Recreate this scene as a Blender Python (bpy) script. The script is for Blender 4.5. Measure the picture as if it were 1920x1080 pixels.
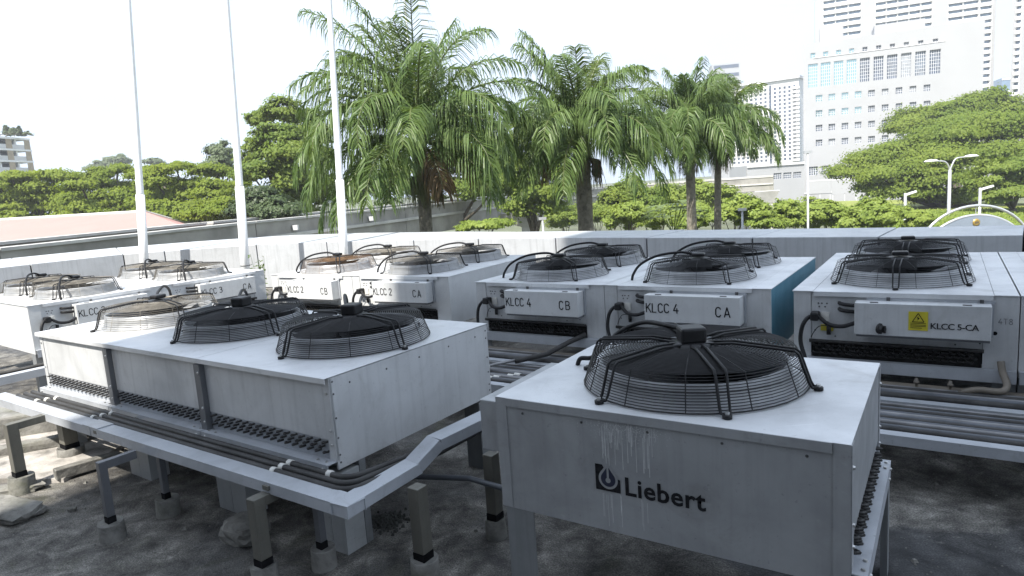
import bpy, math, random
import numpy as np
from mathutils import Vector, Matrix

random.seed(11)
rng = np.random.default_rng(11)
R = math.radians
scene = bpy.context.scene
for _o in list(bpy.data.objects):
    bpy.data.objects.remove(_o, do_unlink=True)
col = scene.collection

# ------------------------------------------------------------------ camera
H = 1.68                       # eye height above the flat roof (z = 0)
FPX, PITCH, ROLL = 1250.0, R(8.5), R(4.0)
_fw = Vector((0, math.cos(PITCH), -math.sin(PITCH)))
_rt0 = Vector((1, 0, 0))
_up0 = _rt0.cross(_fw)
_rt = _rt0 * math.cos(ROLL) - _up0 * math.sin(ROLL)
_up = _up0 * math.cos(ROLL) + _rt0 * math.sin(ROLL)
cam_d = bpy.data.cameras.new('camera')
cam_d.sensor_width = 36.0
cam_d.lens = 36.0 * FPX / 1920.0
cam_d.clip_start = 0.05
cam_d.clip_end = 6000
cam = bpy.data.objects.new('camera', cam_d)
col.objects.link(cam)
cam.matrix_world = Matrix(((_rt.x, _up.x, -_fw.x, 0), (_rt.y, _up.y, -_fw.y, 0),
                           (_rt.z, _up.z, -_fw.z, H), (0, 0, 0, 1)))
scene.camera = cam

# ------------------------------------------------------------------ sky, sun, exposure
SUN_AZ, SUN_EL = R(239), R(53)          # direction towards the sun (math angle, elevation)
world = bpy.data.worlds.new('World')
scene.world = world
world.use_nodes = True
wn, wl = world.node_tree.nodes, world.node_tree.links
wn.clear()
w_out = wn.new('ShaderNodeOutputWorld')
w_bg = wn.new('ShaderNodeBackground')
w_sky = wn.new('ShaderNodeTexSky')
w_sky.sky_type = 'NISHITA'
w_sky.sun_disc = False
w_sky.sun_elevation = SUN_EL
w_sky.sun_rotation = R(90) - SUN_AZ
w_sky.air_density = 1.3
w_sky.dust_density = 3.0
w_sky.ozone_density = 1.2
# thin bright tropical cloud veil over the blue
w_tc = wn.new('ShaderNodeTexCoord')
w_no = wn.new('ShaderNodeTexNoise')
w_no.inputs['Scale'].default_value = 2.2
w_no.inputs['Detail'].default_value = 6
w_no.inputs['Roughness'].default_value = 0.55
w_map = wn.new('ShaderNodeMapping')
w_map.inputs['Scale'].default_value = (1, 1, 2.6)
wl.new(w_tc.outputs['Generated'], w_map.inputs[0])
wl.new(w_map.outputs[0], w_no.inputs['Vector'])
w_rp = wn.new('ShaderNodeValToRGB')
w_rp.color_ramp.elements[0].position = 0.30
w_rp.color_ramp.elements[0].color = (0.72, 0.72, 0.72, 1)
w_rp.color_ramp.elements[1].position = 0.68
w_rp.color_ramp.elements[1].color = (0.95, 0.95, 0.95, 1)
wl.new(w_no.outputs[0], w_rp.inputs[0])
w_mx = wn.new('ShaderNodeMix')
w_mx.data_type = 'RGBA'
wl.new(w_rp.outputs[0], w_mx.inputs[0])
wl.new(w_sky.outputs[0], w_mx.inputs[6])
w_mx.inputs[7].default_value = (7.6, 8.9, 10.9, 1)
wl.new(w_mx.outputs[2], w_bg.inputs[0])
w_bg.inputs[1].default_value = 0.06
wl.new(w_bg.outputs[0], w_out.inputs[0])

sun_d = bpy.data.lights.new('sun', 'SUN')
sun_d.energy = 4.4
sun_d.angle = R(0.53)
sun_d.color = (1.0, 0.95, 0.87)
sun = bpy.data.objects.new('sun', sun_d)
col.objects.link(sun)
_s = Vector((math.cos(SUN_AZ) * math.cos(SUN_EL), math.sin(SUN_AZ) * math.cos(SUN_EL), math.sin(SUN_EL)))
sun.rotation_euler = _s.to_track_quat('Z', 'Y').to_euler()
sun.location = _s * 60

scene.render.engine = 'CYCLES'
scene.cycles.max_bounces = 5
scene.cycles.diffuse_bounces = 2
scene.cycles.glossy_bounces = 2
scene.cycles.transmission_bounces = 2
scene.cycles.volume_bounces = 0
scene.cycles.transparent_max_bounces = 4
vs = scene.view_settings
vs.view_transform = 'Standard'
vs.look = 'None'
vs.gamma = 1.0
vs.use_curve_mapping = False
vs.exposure = 1.32

# ------------------------------------------------------------------ pixel helpers (photo pixels, 1920 wide)
CAM = Vector((0, 0, H))
def ray(px, py):
    return _rt * ((px - 960) / FPX) - _up * ((py - 540) / FPX) + _fw
def at(px, py, d):
    return CAM + ray(px, py) * d
def atz(px, py, z):
    r = ray(px, py)
    return CAM + r * ((z - H) / r.z)

# ------------------------------------------------------------------ object helpers
def tag(o, label=None, cat=None, group=None, kind=None):
    if label: o['label'] = label
    if cat: o['category'] = cat
    if group: o['group'] = group
    if kind: o['kind'] = kind
    return o

def empty(name, loc, rz=0.0, label=None, cat=None, group=None):
    o = bpy.data.objects.new(name, None)
    col.objects.link(o)
    o.location = loc
    o.rotation_euler = (0, 0, rz)
    o.empty_display_size = 0.1
    return tag(o, label, cat, group)

def link(name, me, parent=None, loc=None, rot=None):
    o = bpy.data.objects.new(name, me)
    col.objects.link(o)
    if parent is not None: o.parent = parent
    if loc is not None: o.location = loc
    if rot is not None: o.rotation_euler = rot
    return o

def catmull(pts, n=6):
    P = [Vector(p) for p in pts]
    out = []
    for i in range(len(P) - 1):
        p0, p1, p2, p3 = P[max(i - 1, 0)], P[i], P[i + 1], P[min(i + 2, len(P) - 1)]
        for k in range(n):
            t = k / n
            out.append(0.5 * ((2 * p1) + (p2 - p0) * t + (2 * p0 - 5 * p1 + 4 * p2 - p3) * t * t + (3 * p1 - p0 - 3 * p2 + p3) * t ** 3))
    out.append(P[-1])
    return out

class MB:
    def __init__(self):
        self.v, self.f = [], []
    def quad(self, a, b, c, d):
        n = len(self.v)
        self.v += [tuple(a), tuple(b), tuple(c), tuple(d)]
        self.f.append((n, n + 1, n + 2, n + 3))
        return self
    def poly(self, pts):
        n = len(self.v)
        self.v += [tuple(p) for p in pts]
        self.f.append(tuple(range(n, n + len(pts))))
        return self
    def box(self, x0, x1, y0, y1, z0, z1):
        if x0 > x1: x0, x1 = x1, x0
        if y0 > y1: y0, y1 = y1, y0
        if z0 > z1: z0, z1 = z1, z0
        n = len(self.v)
        self.v += [(x0, y0, z0), (x1, y0, z0), (x1, y1, z0), (x0, y1, z0), (x0, y0, z1), (x1, y0, z1), (x1, y1, z1), (x0, y1, z1)]
        self.f += [(n, n + 3, n + 2, n + 1), (n + 4, n + 5, n + 6, n + 7), (n, n + 1, n + 5, n + 4),
                   (n + 1, n + 2, n + 6, n + 5), (n + 2, n + 3, n + 7, n + 6), (n + 3, n, n + 4, n + 7)]
        return self
    def hexa(self, p):                      # 8 points: bottom 4 ccw, top 4 ccw
        n = len(self.v)
        self.v += [tuple(q) for q in p]
        self.f += [(n, n + 3, n + 2, n + 1), (n + 4, n + 5, n + 6, n + 7), (n, n + 1, n + 5, n + 4),
                   (n + 1, n + 2, n + 6, n + 5), (n + 2, n + 3, n + 7, n + 6), (n + 3, n, n + 4, n + 7)]
        return self
    def bar(self, p, q, w, h, up=(0, 0, 1)):   # rectangular bar from p to q
        p, q = Vector(p), Vector(q)
        d = (q - p).normalized()
        s = d.cross(Vector(up)).normalized()
        t = s.cross(d)
        c = []
        for e in (p, q):
            c.append([e - s * w / 2 - t * h / 2, e + s * w / 2 - t * h / 2, e + s * w / 2 + t * h / 2, e - s * w / 2 + t * h / 2])
        n = len(self.v)
        self.v += [tuple(x) for x in c[0] + c[1]]
        self.f += [(n, n + 1, n + 2, n + 3), (n + 7, n + 6, n + 5, n + 4)]
        for i in range(4):
            j = (i + 1) % 4
            self.f.append((n + i, n + 4 + i, n + 4 + j, n + j))
        return self
    def tube(self, pts, r, n=6, cap=True):
        P = [Vector(p) for p in pts]
        rs = r if isinstance(r, (list, tuple)) else [r] * len(P)
        b0 = len(self.v)
        ref = None
        for i, p in enumerate(P):
            d = (P[min(i + 1, len(P) - 1)] - P[max(i - 1, 0)])
            if d.length < 1e-9: d = Vector((0, 0, 1))
            d.normalize()
            if ref is None:
                ref = Vector((0, 0, 1)) if abs(d.z) < 0.9 else Vector((1, 0, 0))
            s = (ref - d * ref.dot(d))
            if s.length < 1e-6: s = d.orthogonal()
            s.normalize()
            t = d.cross(s)
            ref = s
            for k in range(n):
                a = 2 * math.pi * k / n
                self.v.append(tuple(p + (s * math.cos(a) + t * math.sin(a)) * rs[i]))
        for i in range(len(P) - 1):
            for k in range(n):
                k2 = (k + 1) % n
                self.f.append((b0 + i * n + k, b0 + i * n + k2, b0 + (i + 1) * n + k2, b0 + (i + 1) * n + k))
        if cap:
            self.f.append(tuple(b0 + k for k in reversed(range(n))))
            self.f.append(tuple(b0 + (len(P) - 1) * n + k for k in range(n)))
        return self
    def ring(self, c, Rr, r, n=40, m=4):
        b0 = len(self.v)
        for i in range(n):
            a = 2 * math.pi * i / n
            for k in range(m):
                b = 2 * math.pi * k / m
                q = Rr + r * math.cos(b)
                self.v.append((c[0] + q * math.cos(a), c[1] + q * math.sin(a), c[2] + r * math.sin(b)))
        for i in range(n):
            i2 = (i + 1) % n
            for k in range(m):
                k2 = (k + 1) % m
                self.f.append((b0 + i * m + k, b0 + i2 * m + k, b0 + i2 * m + k2, b0 + i * m + k2))
        return self
    def lathe(self, prof, n=32, c=(0, 0, 0), cap0=False, cap1=False):
        b0 = len(self.v)
        m = len(prof)
        for (r, z) in prof:
            for i in range(n):
                a = 2 * math.pi * i / n
                self.v.append((c[0] + r * math.cos(a), c[1] + r * math.sin(a), c[2] + z))
        for j in range(m - 1):
            for i in range(n):
                i2 = (i + 1) % n
                self.f.append((b0 + j * n + i, b0 + j * n + i2, b0 + (j + 1) * n + i2, b0 + (j + 1) * n + i))
        if cap0: self.f.append(tuple(b0 + i for i in reversed(range(n))))
        if cap1: self.f.append(tuple(b0 + (m - 1) * n + i for i in range(n)))
        return self
    def mesh(self, name, mat, smooth=False):
        me = bpy.data.meshes.new(name)
        me.from_pydata(self.v, [], self.f)
        if mat is not None: me.materials.append(mat)
        if smooth:
            me.polygons.foreach_set('use_smooth', [True] * len(me.polygons))
        me.update()
        return me
    def build(self, name, mat, parent=None, smooth=False, kind=None, loc=None, rot=None, bevel=0.0):
        o = link(name, self.mesh(name, mat, smooth), parent, loc, rot)
        if kind: o['kind'] = kind
        if bevel:
            m = o.modifiers.new('bevel', 'BEVEL')
            m.width = bevel
            m.segments = 2
            m.limit_method = 'ANGLE'
        return o

# ------------------------------------------------------------------ materials
class NT:
    def __init__(self, name):
        self.m = bpy.data.materials.new(name)
        self.m.use_nodes = True
        self.t = self.m.node_tree
        self.t.nodes.clear()
        self.out = self.t.nodes.new('ShaderNodeOutputMaterial')
    def n(self, typ, **kw):
        nd = self.t.nodes.new('ShaderNode' + typ)
        for k, v in kw.items(): setattr(nd, k, v)
        return nd
    def l(self, a, b): self.t.links.new(a, b)
    def coord(self, kind='Object', scale=(1, 1, 1), loc=(0, 0, 0)):
        c = self.n('TexCoord')
        mp = self.n('Mapping')
        mp.inputs['Scale'].default_value = scale
        mp.inputs['Location'].default_value = loc
        self.l(c.outputs[kind], mp.inputs[0])
        return mp.outputs[0]
    def world(self, scale=(1, 1, 1)):
        c = self.n('NewGeometry')
        mp = self.n('Mapping')
        mp.inputs['Scale'].default_value = scale
        self.l(c.outputs['Position'], mp.inputs[0])
        return mp.outputs[0]
    def noise(self, vec, scale, detail=4, rough=0.55, dist=0.0):
        q = self.n('TexNoise')
        q.inputs['Scale'].default_value = scale
        q.inputs['Detail'].default_value = detail
        q.inputs['Roughness'].default_value = rough
        q.inputs['Distortion'].default_value = dist
        self.l(vec, q.inputs['Vector'])
        return q.outputs[0]
    def ramp(self, fac, stops, interp='LINEAR'):
        q = self.n('ValToRGB')
        q.color_ramp.interpolation = interp
        el = q.color_ramp.elements
        while len(el) < len(stops): el.new(0.5)
        for e, (p, c) in zip(el, stops):
            e.position = p
            e.color = (c, c, c, 1) if isinstance(c, (int, float)) else (*c, 1)
        self.l(fac, q.inputs[0])
        return q.outputs[0]
    def mix(self, fac, a, b, mode='MIX'):
        q = self.n('Mix', data_type='RGBA', blend_type=mode)
        for sock, val in ((q.inputs[0], fac), (q.inputs[6], a), (q.inputs[7], b)):
            if isinstance(val, (int, float)): sock.default_value = val
            elif isinstance(val, tuple): sock.default_value = (*val, 1)
            else: self.l(val, sock)
        return q.outputs[2]
    def math(self, op, a, b=0.0):
        q = self.n('Math', operation=op)
        for s, v in ((q.inputs[0], a), (q.inputs[1], b)):
            if isinstance(v, (int, float)): s.default_value = v
            else: self.l(v, s)
        return q.outputs[0]
    def bump(self, h, strength=0.2, dist=0.01):
        q = self.n('Bump')
        q.inputs['Strength'].default_value = strength
        q.inputs['Distance'].default_value = dist
        self.l(h, q.inputs['Height'])
        return q.outputs[0]
    def principled(self, color, rough=0.5, metal=0.0, normal=None, spec=0.5):
        p = self.n('BsdfPrincipled')
        for key, v in (('Base Color', color), ('Roughness', rough), ('Metallic', metal), ('Specular IOR Level', spec)):
            s = p.inputs[key]
            if isinstance(v, (int, float)): s.default_value = v
            elif isinstance(v, tuple): s.default_value = (*v, 1)
            else: self.l(v, s)
        if normal is not None: self.l(normal, p.inputs['Normal'])
        self.l(p.outputs[0], self.out.inputs[0])
        return p

def m_plain(name, c, rough=0.5, metal=0.0, var=0.18, scale=9.0, spec=0.5):
    t = NT(name)
    vec = t.world()
    n1 = t.noise(vec, scale, 4)
    dark = tuple(x * (1 - var) for x in c)
    lite = tuple(min(1, x * (1 + var)) for x in c)
    t.principled(t.ramp(n1, [(0.3, dark), (0.7, lite)]), rough, metal, spec=spec)
    return t.m

def m_sheet(name, c, rough=0.42, metal=0.35, stain=0.5, streak=0.5):
    """painted / galvanised sheet metal, weathered: mottling, vertical run marks, specks"""
    t = NT(name)
    vec = t.world()
    big = t.noise(vec, 2.3, 5, 0.6, 0.4)
    st = t.noise(t.world((26, 26, 1.4)), 1.0, 3, 0.6)
    spk = t.noise(vec, 60, 2, 0.7)
    base = t.ramp(big, [(0.32, tuple(x * (1 - 0.28 * stain) for x in c)), (0.55, c), (0.75, tuple(min(1, x * 1.08) for x in c))])
    base = t.mix(t.ramp(st, [(0.50, 0.0), (0.72, 0.30 * streak)]), base, tuple(x * 0.55 for x in c))
    base = t.mix(t.ramp(spk, [(0.66, 0.0), (0.76, 0.55)]), base, tuple(x * 0.5 for x in c))
    smu = t.noise(vec, 4.2, 7, 0.72, 1.2)
    base = t.mix(t.ramp(smu, [(0.55, 0.0), (0.70, 0.42 * stain)]), base, (c[0] * 0.50, c[1] * 0.475, c[2] * 0.43))
    scr = t.noise(t.world((3, 40, 40)), 1.0, 2, 0.5)
    base = t.mix(t.ramp(scr, [(0.70, 0.0), (0.76, 0.25 * stain)]), base, tuple(min(1, x * 1.35) for x in c))
    rgh = t.ramp(big, [(0.3, rough + 0.14), (0.7, rough - 0.06)])
    t.principled(base, rgh, metal, t.bump(t.noise(vec, 2.6, 3), 0.42, 0.014))
    return t.m

M = {}
M['sheet'] = m_sheet('sheet_metal', (0.37, 0.38, 0.39), 0.42, 0.3, 0.85, 0.9)
M['sheet_row'] = m_sheet('row_unit_sheet', (0.55, 0.56, 0.565), 0.45, 0.15, 0.7, 0.9)
M['sheet_top'] = m_sheet('top_sheet', (0.62, 0.63, 0.64), 0.45, 0.2, 0.8, 0.0)
M['sheet_white'] = m_sheet('white_cabinet', (0.58, 0.59, 0.59), 0.45, 0.1, 0.35, 0.5)
M['post'] = m_sheet('post_metal', (0.15, 0.155, 0.165), 0.45, 0.4, 0.4)
M['galv'] = m_sheet('galvanised', (0.42, 0.44, 0.47), 0.42, 0.15, 0.9, 0.3)
M['leg_light'] = m_sheet('pale_leg_metal', (0.38, 0.39, 0.39), 0.5, 0.15, 0.6, 1.0)
M['leg'] = m_sheet('leg_metal', (0.24, 0.25, 0.255), 0.5, 0.3, 0.6, 1.0)
M['clad'] = m_sheet('parapet_cladding', (0.50, 0.515, 0.53), 0.42, 0.25, 0.4, 1.3)
M['black'] = m_plain('black_wire', (0.014, 0.014, 0.015), 0.5, 0.0, 0.3, 40, 0.25)
M['blackplastic'] = m_plain('black_plastic', (0.016, 0.016, 0.017), 0.42, 0, 0.25, 30, 0.3)
M['wire_aged_sunlit'] = m_plain('bleached_sunlit_wire', (0.17, 0.155, 0.13), 0.6, 0.0, 0.45, 14, 0.3)  # bleached tone that also puts sun glare into the sunlit guards' colour
M['wire_rust'] = m_plain('rusty_wire', (0.13, 0.08, 0.045), 0.75, 0.0, 0.45, 14, 0.2)
M['dark'] = m_plain('dark_interior', (0.008, 0.008, 0.009), 0.8, 0, 0.4, 20, 0.1)
M['coil'] = m_plain('coil_tubes', (0.028, 0.027, 0.026), 0.5, 0.2, 0.5, 60, 0.3)
M['ins'] = m_plain('pipe_insulation', (0.048, 0.047, 0.046), 0.6, 0, 0.4, 7, 0.25)
M['inslight'] = m_plain('aged_insulation', (0.20, 0.20, 0.205), 0.45, 0.2, 0.3, 7)
M['pvc'] = m_plain('grey_pvc', (0.09, 0.097, 0.11), 0.4, 0, 0.3, 7, 0.35)
M['beige'] = m_plain('beige_pipe', (0.15, 0.13, 0.105), 0.5, 0, 0.3, 7)
M['clamp'] = m_plain('white_tape', (0.62, 0.61, 0.57), 0.5, 0, 0.15, 30)
M['ink'] = m_plain('stencil_ink', (0.016, 0.016, 0.018), 0.7, 0, 0.5, 60, 0.1)
M['inkfade'] = m_plain('faded_ink', (0.20, 0.20, 0.21), 0.6, 0, 0.4, 60)
M['navy'] = m_plain('navy_print', (0.018, 0.022, 0.045), 0.4, 0, 0.1, 30)
M['yellow'] = m_plain('warning_yellow', (0.50, 0.43, 0.03), 0.45, 0, 0.1, 30)
M['drip'] = m_plain('chalky_drip', (0.56, 0.57, 0.57), 0.8, 0, 0.15, 40)
M['bolt'] = m_plain('zinc_bolt', (0.45, 0.45, 0.44), 0.35, 0.8, 0.3, 50)
M['boltdark'] = m_plain('dull_bolt', (0.10, 0.10, 0.10), 0.5, 0.5, 0.4, 50)
M['pole'] = m_plain('white_pole_paint', (0.80, 0.81, 0.81), 0.4, 0, 0.06, 6)
M['postolive'] = m_sheet('weathered_post', (0.135, 0.13, 0.11), 0.55, 0.2, 0.8, 1.2)
M['brown'] = m_plain('brown_strip', (0.17, 0.13, 0.08), 0.7, 0, 0.4, 9)

def m_concrete(name, c, moss=0.3, rough=0.85):
    t = NT(name)
    vec = t.world()
    a = t.noise(vec, 7, 6, 0.65, 0.3)
    b = t.noise(vec, 40, 4, 0.7)
    d = t.noise(vec, 3.1, 4, 0.6, 0.6)
    base = t.ramp(a, [(0.3, tuple(x * 0.45 for x in c)), (0.5, c), (0.72, tuple(min(1, x * 1.45) for x in c))])
    base = t.mix(t.ramp(d, [(0.52, 0.0), (0.68, moss)]), base, (0.075, 0.085, 0.035))
    base = t.mix(t.ramp(b, [(0.55, 0.0), (0.75, 0.5)]), base, tuple(x * 0.4 for x in c))
    h = t.math('ADD', a, t.math('MULTIPLY', b, 0.4))
    t.principled(base, rough, 0, t.bump(h, 0.6, 0.02), spec=0.3)
    return t.m
M['conc'] = m_concrete('footing_concrete', (0.20, 0.195, 0.18), 0.5)
M['rubble'] = m_concrete('rubble_concrete', (0.17, 0.165, 0.15), 0.35)
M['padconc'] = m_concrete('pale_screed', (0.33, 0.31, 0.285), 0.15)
M['gravel'] = m_concrete('gravel', (0.05, 0.05, 0.045), 0.3)
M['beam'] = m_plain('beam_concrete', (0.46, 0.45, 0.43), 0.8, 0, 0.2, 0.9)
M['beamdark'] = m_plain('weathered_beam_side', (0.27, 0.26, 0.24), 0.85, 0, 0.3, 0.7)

def m_roof():
    t = NT('stained_roof_concrete')
    vec = t.world()
    a = t.noise(vec, 1.15, 7, 0.62, 0.7)
    b = t.noise(vec, 5.5, 6, 0.68, 0.4)
    c = t.noise(vec, 34, 5, 0.7)
    d = t.noise(vec, 2.1, 5, 0.6, 1.1)
    e = t.noise(vec, 14, 5, 0.7, 0.3)
    base = t.ramp(b, [(0.30, (0.045, 0.042, 0.038)), (0.43, (0.12, 0.113, 0.102)), (0.55, (0.215, 0.204, 0.183)), (0.70, (0.42, 0.40, 0.36))])
    base = t.mix(t.ramp(a, [(0.50, 0.0), (0.60, 0.62)]), base, t.ramp(b, [(0.3, (0.022, 0.022, 0.024)), (0.7, (0.085, 0.085, 0.087))]))
    base = t.mix(t.ramp(d, [(0.58, 0.0), (0.70, 0.45)]), base, t.ramp(e, [(0.35, (0.05, 0.052, 0.026)), (0.65, (0.115, 0.12, 0.06))]))
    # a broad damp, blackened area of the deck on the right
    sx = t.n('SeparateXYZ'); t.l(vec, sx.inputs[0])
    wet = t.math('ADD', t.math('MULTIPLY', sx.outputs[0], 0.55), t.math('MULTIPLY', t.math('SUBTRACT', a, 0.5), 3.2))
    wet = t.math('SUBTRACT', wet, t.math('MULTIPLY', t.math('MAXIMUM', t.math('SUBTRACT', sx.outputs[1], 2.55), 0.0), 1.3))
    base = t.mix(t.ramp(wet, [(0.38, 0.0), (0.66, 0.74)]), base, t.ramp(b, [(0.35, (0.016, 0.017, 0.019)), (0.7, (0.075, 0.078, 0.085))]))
    base = t.mix(t.ramp(e, [(0.60, 0.0), (0.72, 0.45)]), base, (0.30, 0.29, 0.265))
    base = t.mix(t.ramp(c, [(0.58, 0.0), (0.72, 0.6)]), base, (0.03, 0.03, 0.03))
    fine = t.noise(vec, 130, 3, 0.75)
    base = t.mix(1.0, base, t.ramp(fine, [(0.34, 0.32), (0.52, 0.78), (0.68, 1.45)]), 'MULTIPLY')
    pit = t.noise(vec, 260, 2, 0.7)
    base = t.mix(t.ramp(pit, [(0.62, 0.0), (0.70, 0.7)]), base, (0.02, 0.02, 0.02))
    h = t.math('ADD', t.math('ADD', t.math('MULTIPLY', b, 0.8), t.math('MULTIPLY', c, 0.35)), t.math('MULTIPLY', fine, 0.22))
    rg = t.ramp(a, [(0.46, 0.85), (0.60, 0.5)])
    t.principled(base, rg, 0, t.bump(h, 0.8, 0.03), spec=0.3)
    return t.m
M['roof'] = m_roof()

def m_leaf(name, lo, hi, rough=0.5, trans=0.35, scale=0.6, spec=0.4):
    t = NT(name)
    n1 = t.noise(t.world(), scale, 4, 0.6)
    n2 = t.noise(t.world(), scale * 9, 2, 0.6)
    colr = t.mix(0.5, t.ramp(n1, [(0.33, lo), (0.67, hi)]), t.ramp(n2, [(0.3, lo), (0.7, hi)]))
    p = t.principled(colr, rough, 0, spec=spec)
    tr = t.n('BsdfTranslucent')
    t.l(t.mix(1.0, colr, (1.0, 1.0, 0.45), 'MULTIPLY'), tr.inputs[0])
    ms = t.n('MixShader')
    ms.inputs[0].default_value = trans
    t.l(p.outputs[0], ms.inputs[1])
    t.l(tr.outputs[0], ms.inputs[2])
    t.l(ms.outputs[0], t.out.inputs[0])
    return t.m
M['palm'] = m_leaf('palm_leaflets', (0.065, 0.122, 0.033), (0.16, 0.225, 0.07), 0.45, 0.34, 0.8, 0.35)
M['palmyoung'] = m_leaf('young_palm_leaflets', (0.10, 0.15, 0.03), (0.17, 0.22, 0.05), 0.35, 0.35, 0.8, 0.5)
M['palmdead'] = m_leaf('dry_palm_leaflets', (0.12, 0.08, 0.04), (0.20, 0.14, 0.075), 0.7, 0.2, 0.8)
M['towerdark'] = m_plain('dark_curtain_wall', (0.10, 0.105, 0.115), 0.4, 0, 0.1, 0.3)
M['shade_teal'] = m_sheet('blue_shade_panel', (0.11, 0.30, 0.40), 0.4, 0.3)  # blue shade and sky reflection put into this side panel's colour
M['rachis'] = m_plain('frond_stalk', (0.09, 0.11, 0.035), 0.45, 0, 0.3, 4)
M['shaft'] = m_plain('crownshaft_green', (0.10, 0.15, 0.045), 0.4, 0, 0.35, 4)
M['bark'] = m_concrete('bark', (0.11, 0.095, 0.075), 0.2)
M['palmbark'] = m_concrete('palm_bark', (0.17, 0.155, 0.125), 0.1)
M['rain'] = m_leaf('rain_tree_leaves', (0.135, 0.195, 0.028), (0.265, 0.32, 0.05), 0.6, 0.48, 0.25, 0.15)
M['broad'] = m_leaf('broadleaf_leaves', (0.095, 0.16, 0.03), (0.23, 0.285, 0.052), 0.55, 0.45, 0.3, 0.2)
M['darkleaf'] = m_leaf('dark_leaves', (0.035, 0.06, 0.022), (0.075, 0.11, 0.035), 0.5, 0.3, 0.35)
M['hedge'] = m_leaf('hedge_leaves', (0.13, 0.195, 0.034), (0.29, 0.355, 0.075), 0.5, 0.4, 0.5, 0.2)
M['bigtree'] = m_leaf('large_tree_leaves', (0.08, 0.135, 0.022), (0.20, 0.25, 0.042), 0.55, 0.38, 0.2, 0.15)
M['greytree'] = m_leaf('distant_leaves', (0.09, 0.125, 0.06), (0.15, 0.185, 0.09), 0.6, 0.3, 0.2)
M['plant'] = m_leaf('plant_leaves', (0.08, 0.14, 0.03), (0.16, 0.22, 0.05), 0.45, 0.4, 4.0)
M['grass'] = m_plain('grass_bank', (0.19, 0.22, 0.035), 0.8, 0, 0.35, 0.8)
M['earth'] = m_plain('ground_cover', (0.09, 0.10, 0.05), 0.9, 0, 0.4, 0.1)
M['bwhite'] = m_plain('white_facade', (0.34, 0.345, 0.355), 0.6, 0, 0.03, 0.2)
M['bgrey'] = m_plain('grey_facade', (0.55, 0.55, 0.56), 0.6, 0, 0.05, 0.2)
M['balc'] = m_plain('balcony_white', (0.74, 0.74, 0.73), 0.6, 0, 0.05, 0.2)
M['bbrown'] = m_plain('brown_louvre', (0.33, 0.27, 0.19), 0.6, 0, 0.12, 2)
M['glass'] = m_plain('dark_window_glass', (0.055, 0.075, 0.115), 0.08, 0, 0.4, 0.6, 0.7)
M['glassdim'] = m_plain('dim_window_glass', (0.10, 0.125, 0.165), 0.10, 0, 0.4, 0.6, 0.7)
M['glassblind'] = m_plain('window_with_blinds', (0.24, 0.26, 0.29), 0.3, 0, 0.3, 1.2)
M['glass_skytint'] = m_plain('sky_tinted_glass', (0.40, 0.60, 0.62), 0.12, 0.85, 0.06, 0.5)  # cyan sky reflection of the left columns put into the glass colour
M['glassblue'] = m_plain('blue_curtain_glass', (0.20, 0.28, 0.38), 0.15, 0.3, 0.15, 0.5)
M['frame'] = m_plain('window_mullion', (0.55, 0.56, 0.58), 0.5, 0, 0.05, 1)
M['pink'] = m_plain('faded_red_roof', (0.38, 0.205, 0.18), 0.7, 0, 0.04, 0.5)
M['trim'] = m_plain('pale_trim', (0.55, 0.54, 0.50), 0.7, 0, 0.12, 1)
M['lamp'] = m_plain('lamp_post_grey', (0.45, 0.46, 0.47), 0.4, 0.4, 0.1, 3)
M['lamphead'] = m_plain('lamp_head', (0.75, 0.76, 0.76), 0.35, 0, 0.05, 3)
M['signgrey'] = m_plain('sign_blue_grey', (0.24, 0.28, 0.34), 0.4, 0.2, 0.08, 2)
M['gold'] = m_plain('gold_emblem', (0.35, 0.24, 0.07), 0.4, 0.4, 0.3, 12)
M['steel'] = m_plain('steel_tube', (0.55, 0.56, 0.57), 0.3, 0.6, 0.08, 3)

# ================================================================== setting
GZ = -7.0                                    # street level below the roof deck
tag(MB().quad((-3000, -3000, GZ), (3000, -3000, GZ), (3000, 3000, GZ), (-3000, 3000, GZ)).build('ground', M['earth']), kind='structure')

near = [(-11.3, 9.6), (-10.2, 10.9), (-8.89, 12.4), (-7.81, 13.54), (-7.05, 13.68), (-5.17, 13.70), (-3.53, 12.96), (-1.67, 11.73),
        (-0.5, 10.96), (0.7, 10.0), (1.85, 8.95), (2.92, 7.98), (3.94, 7.08), (4.93, 6.34), (6.2, 5.3), (7.5, 4.25)]
PZ = 0.90
def edge_normal(i):
    a = Vector(near[max(i - 1, 0)]); b = Vector(near[min(i + 1, len(near) - 1)])
    d = (b - a).normalized()
    return Vector((-d.y, d.x))
far = []
for i, p in enumerate(near):
    n = edge_normal(i)
    w = 1.12 if p[0] > -1 else 1.35
    dz = 0.0 if p[0] > 0 else min(0.09, -p[0] * 0.016)
    q = Vector(p) + n * w
    far.append((q.x, q.y, PZ + dz))

roof = MB().poly([(p[0] + edge_normal(i).x * 0.3, p[1] + edge_normal(i).y * 0.3, 0) for i, p in reversed(list(enumerate(near)))] + [(-12.5, 8.0, 0), (-12.5, -30, 0), (24, -30, 0), (24, -6, 0)])
tag(roof.build('roof_deck', M['roof']), kind='structure')
wall = MB()
for i in range(len(near) - 1):
    a, b = far[i], far[i + 1]
    wall.quad((a[0], a[1], GZ), (a[0], a[1], a[2] - 0.25), (b[0], b[1], b[2] - 0.25), (b[0], b[1], GZ))
tag(wall.build('podium_wall', M['beam']), kind='structure')

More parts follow.
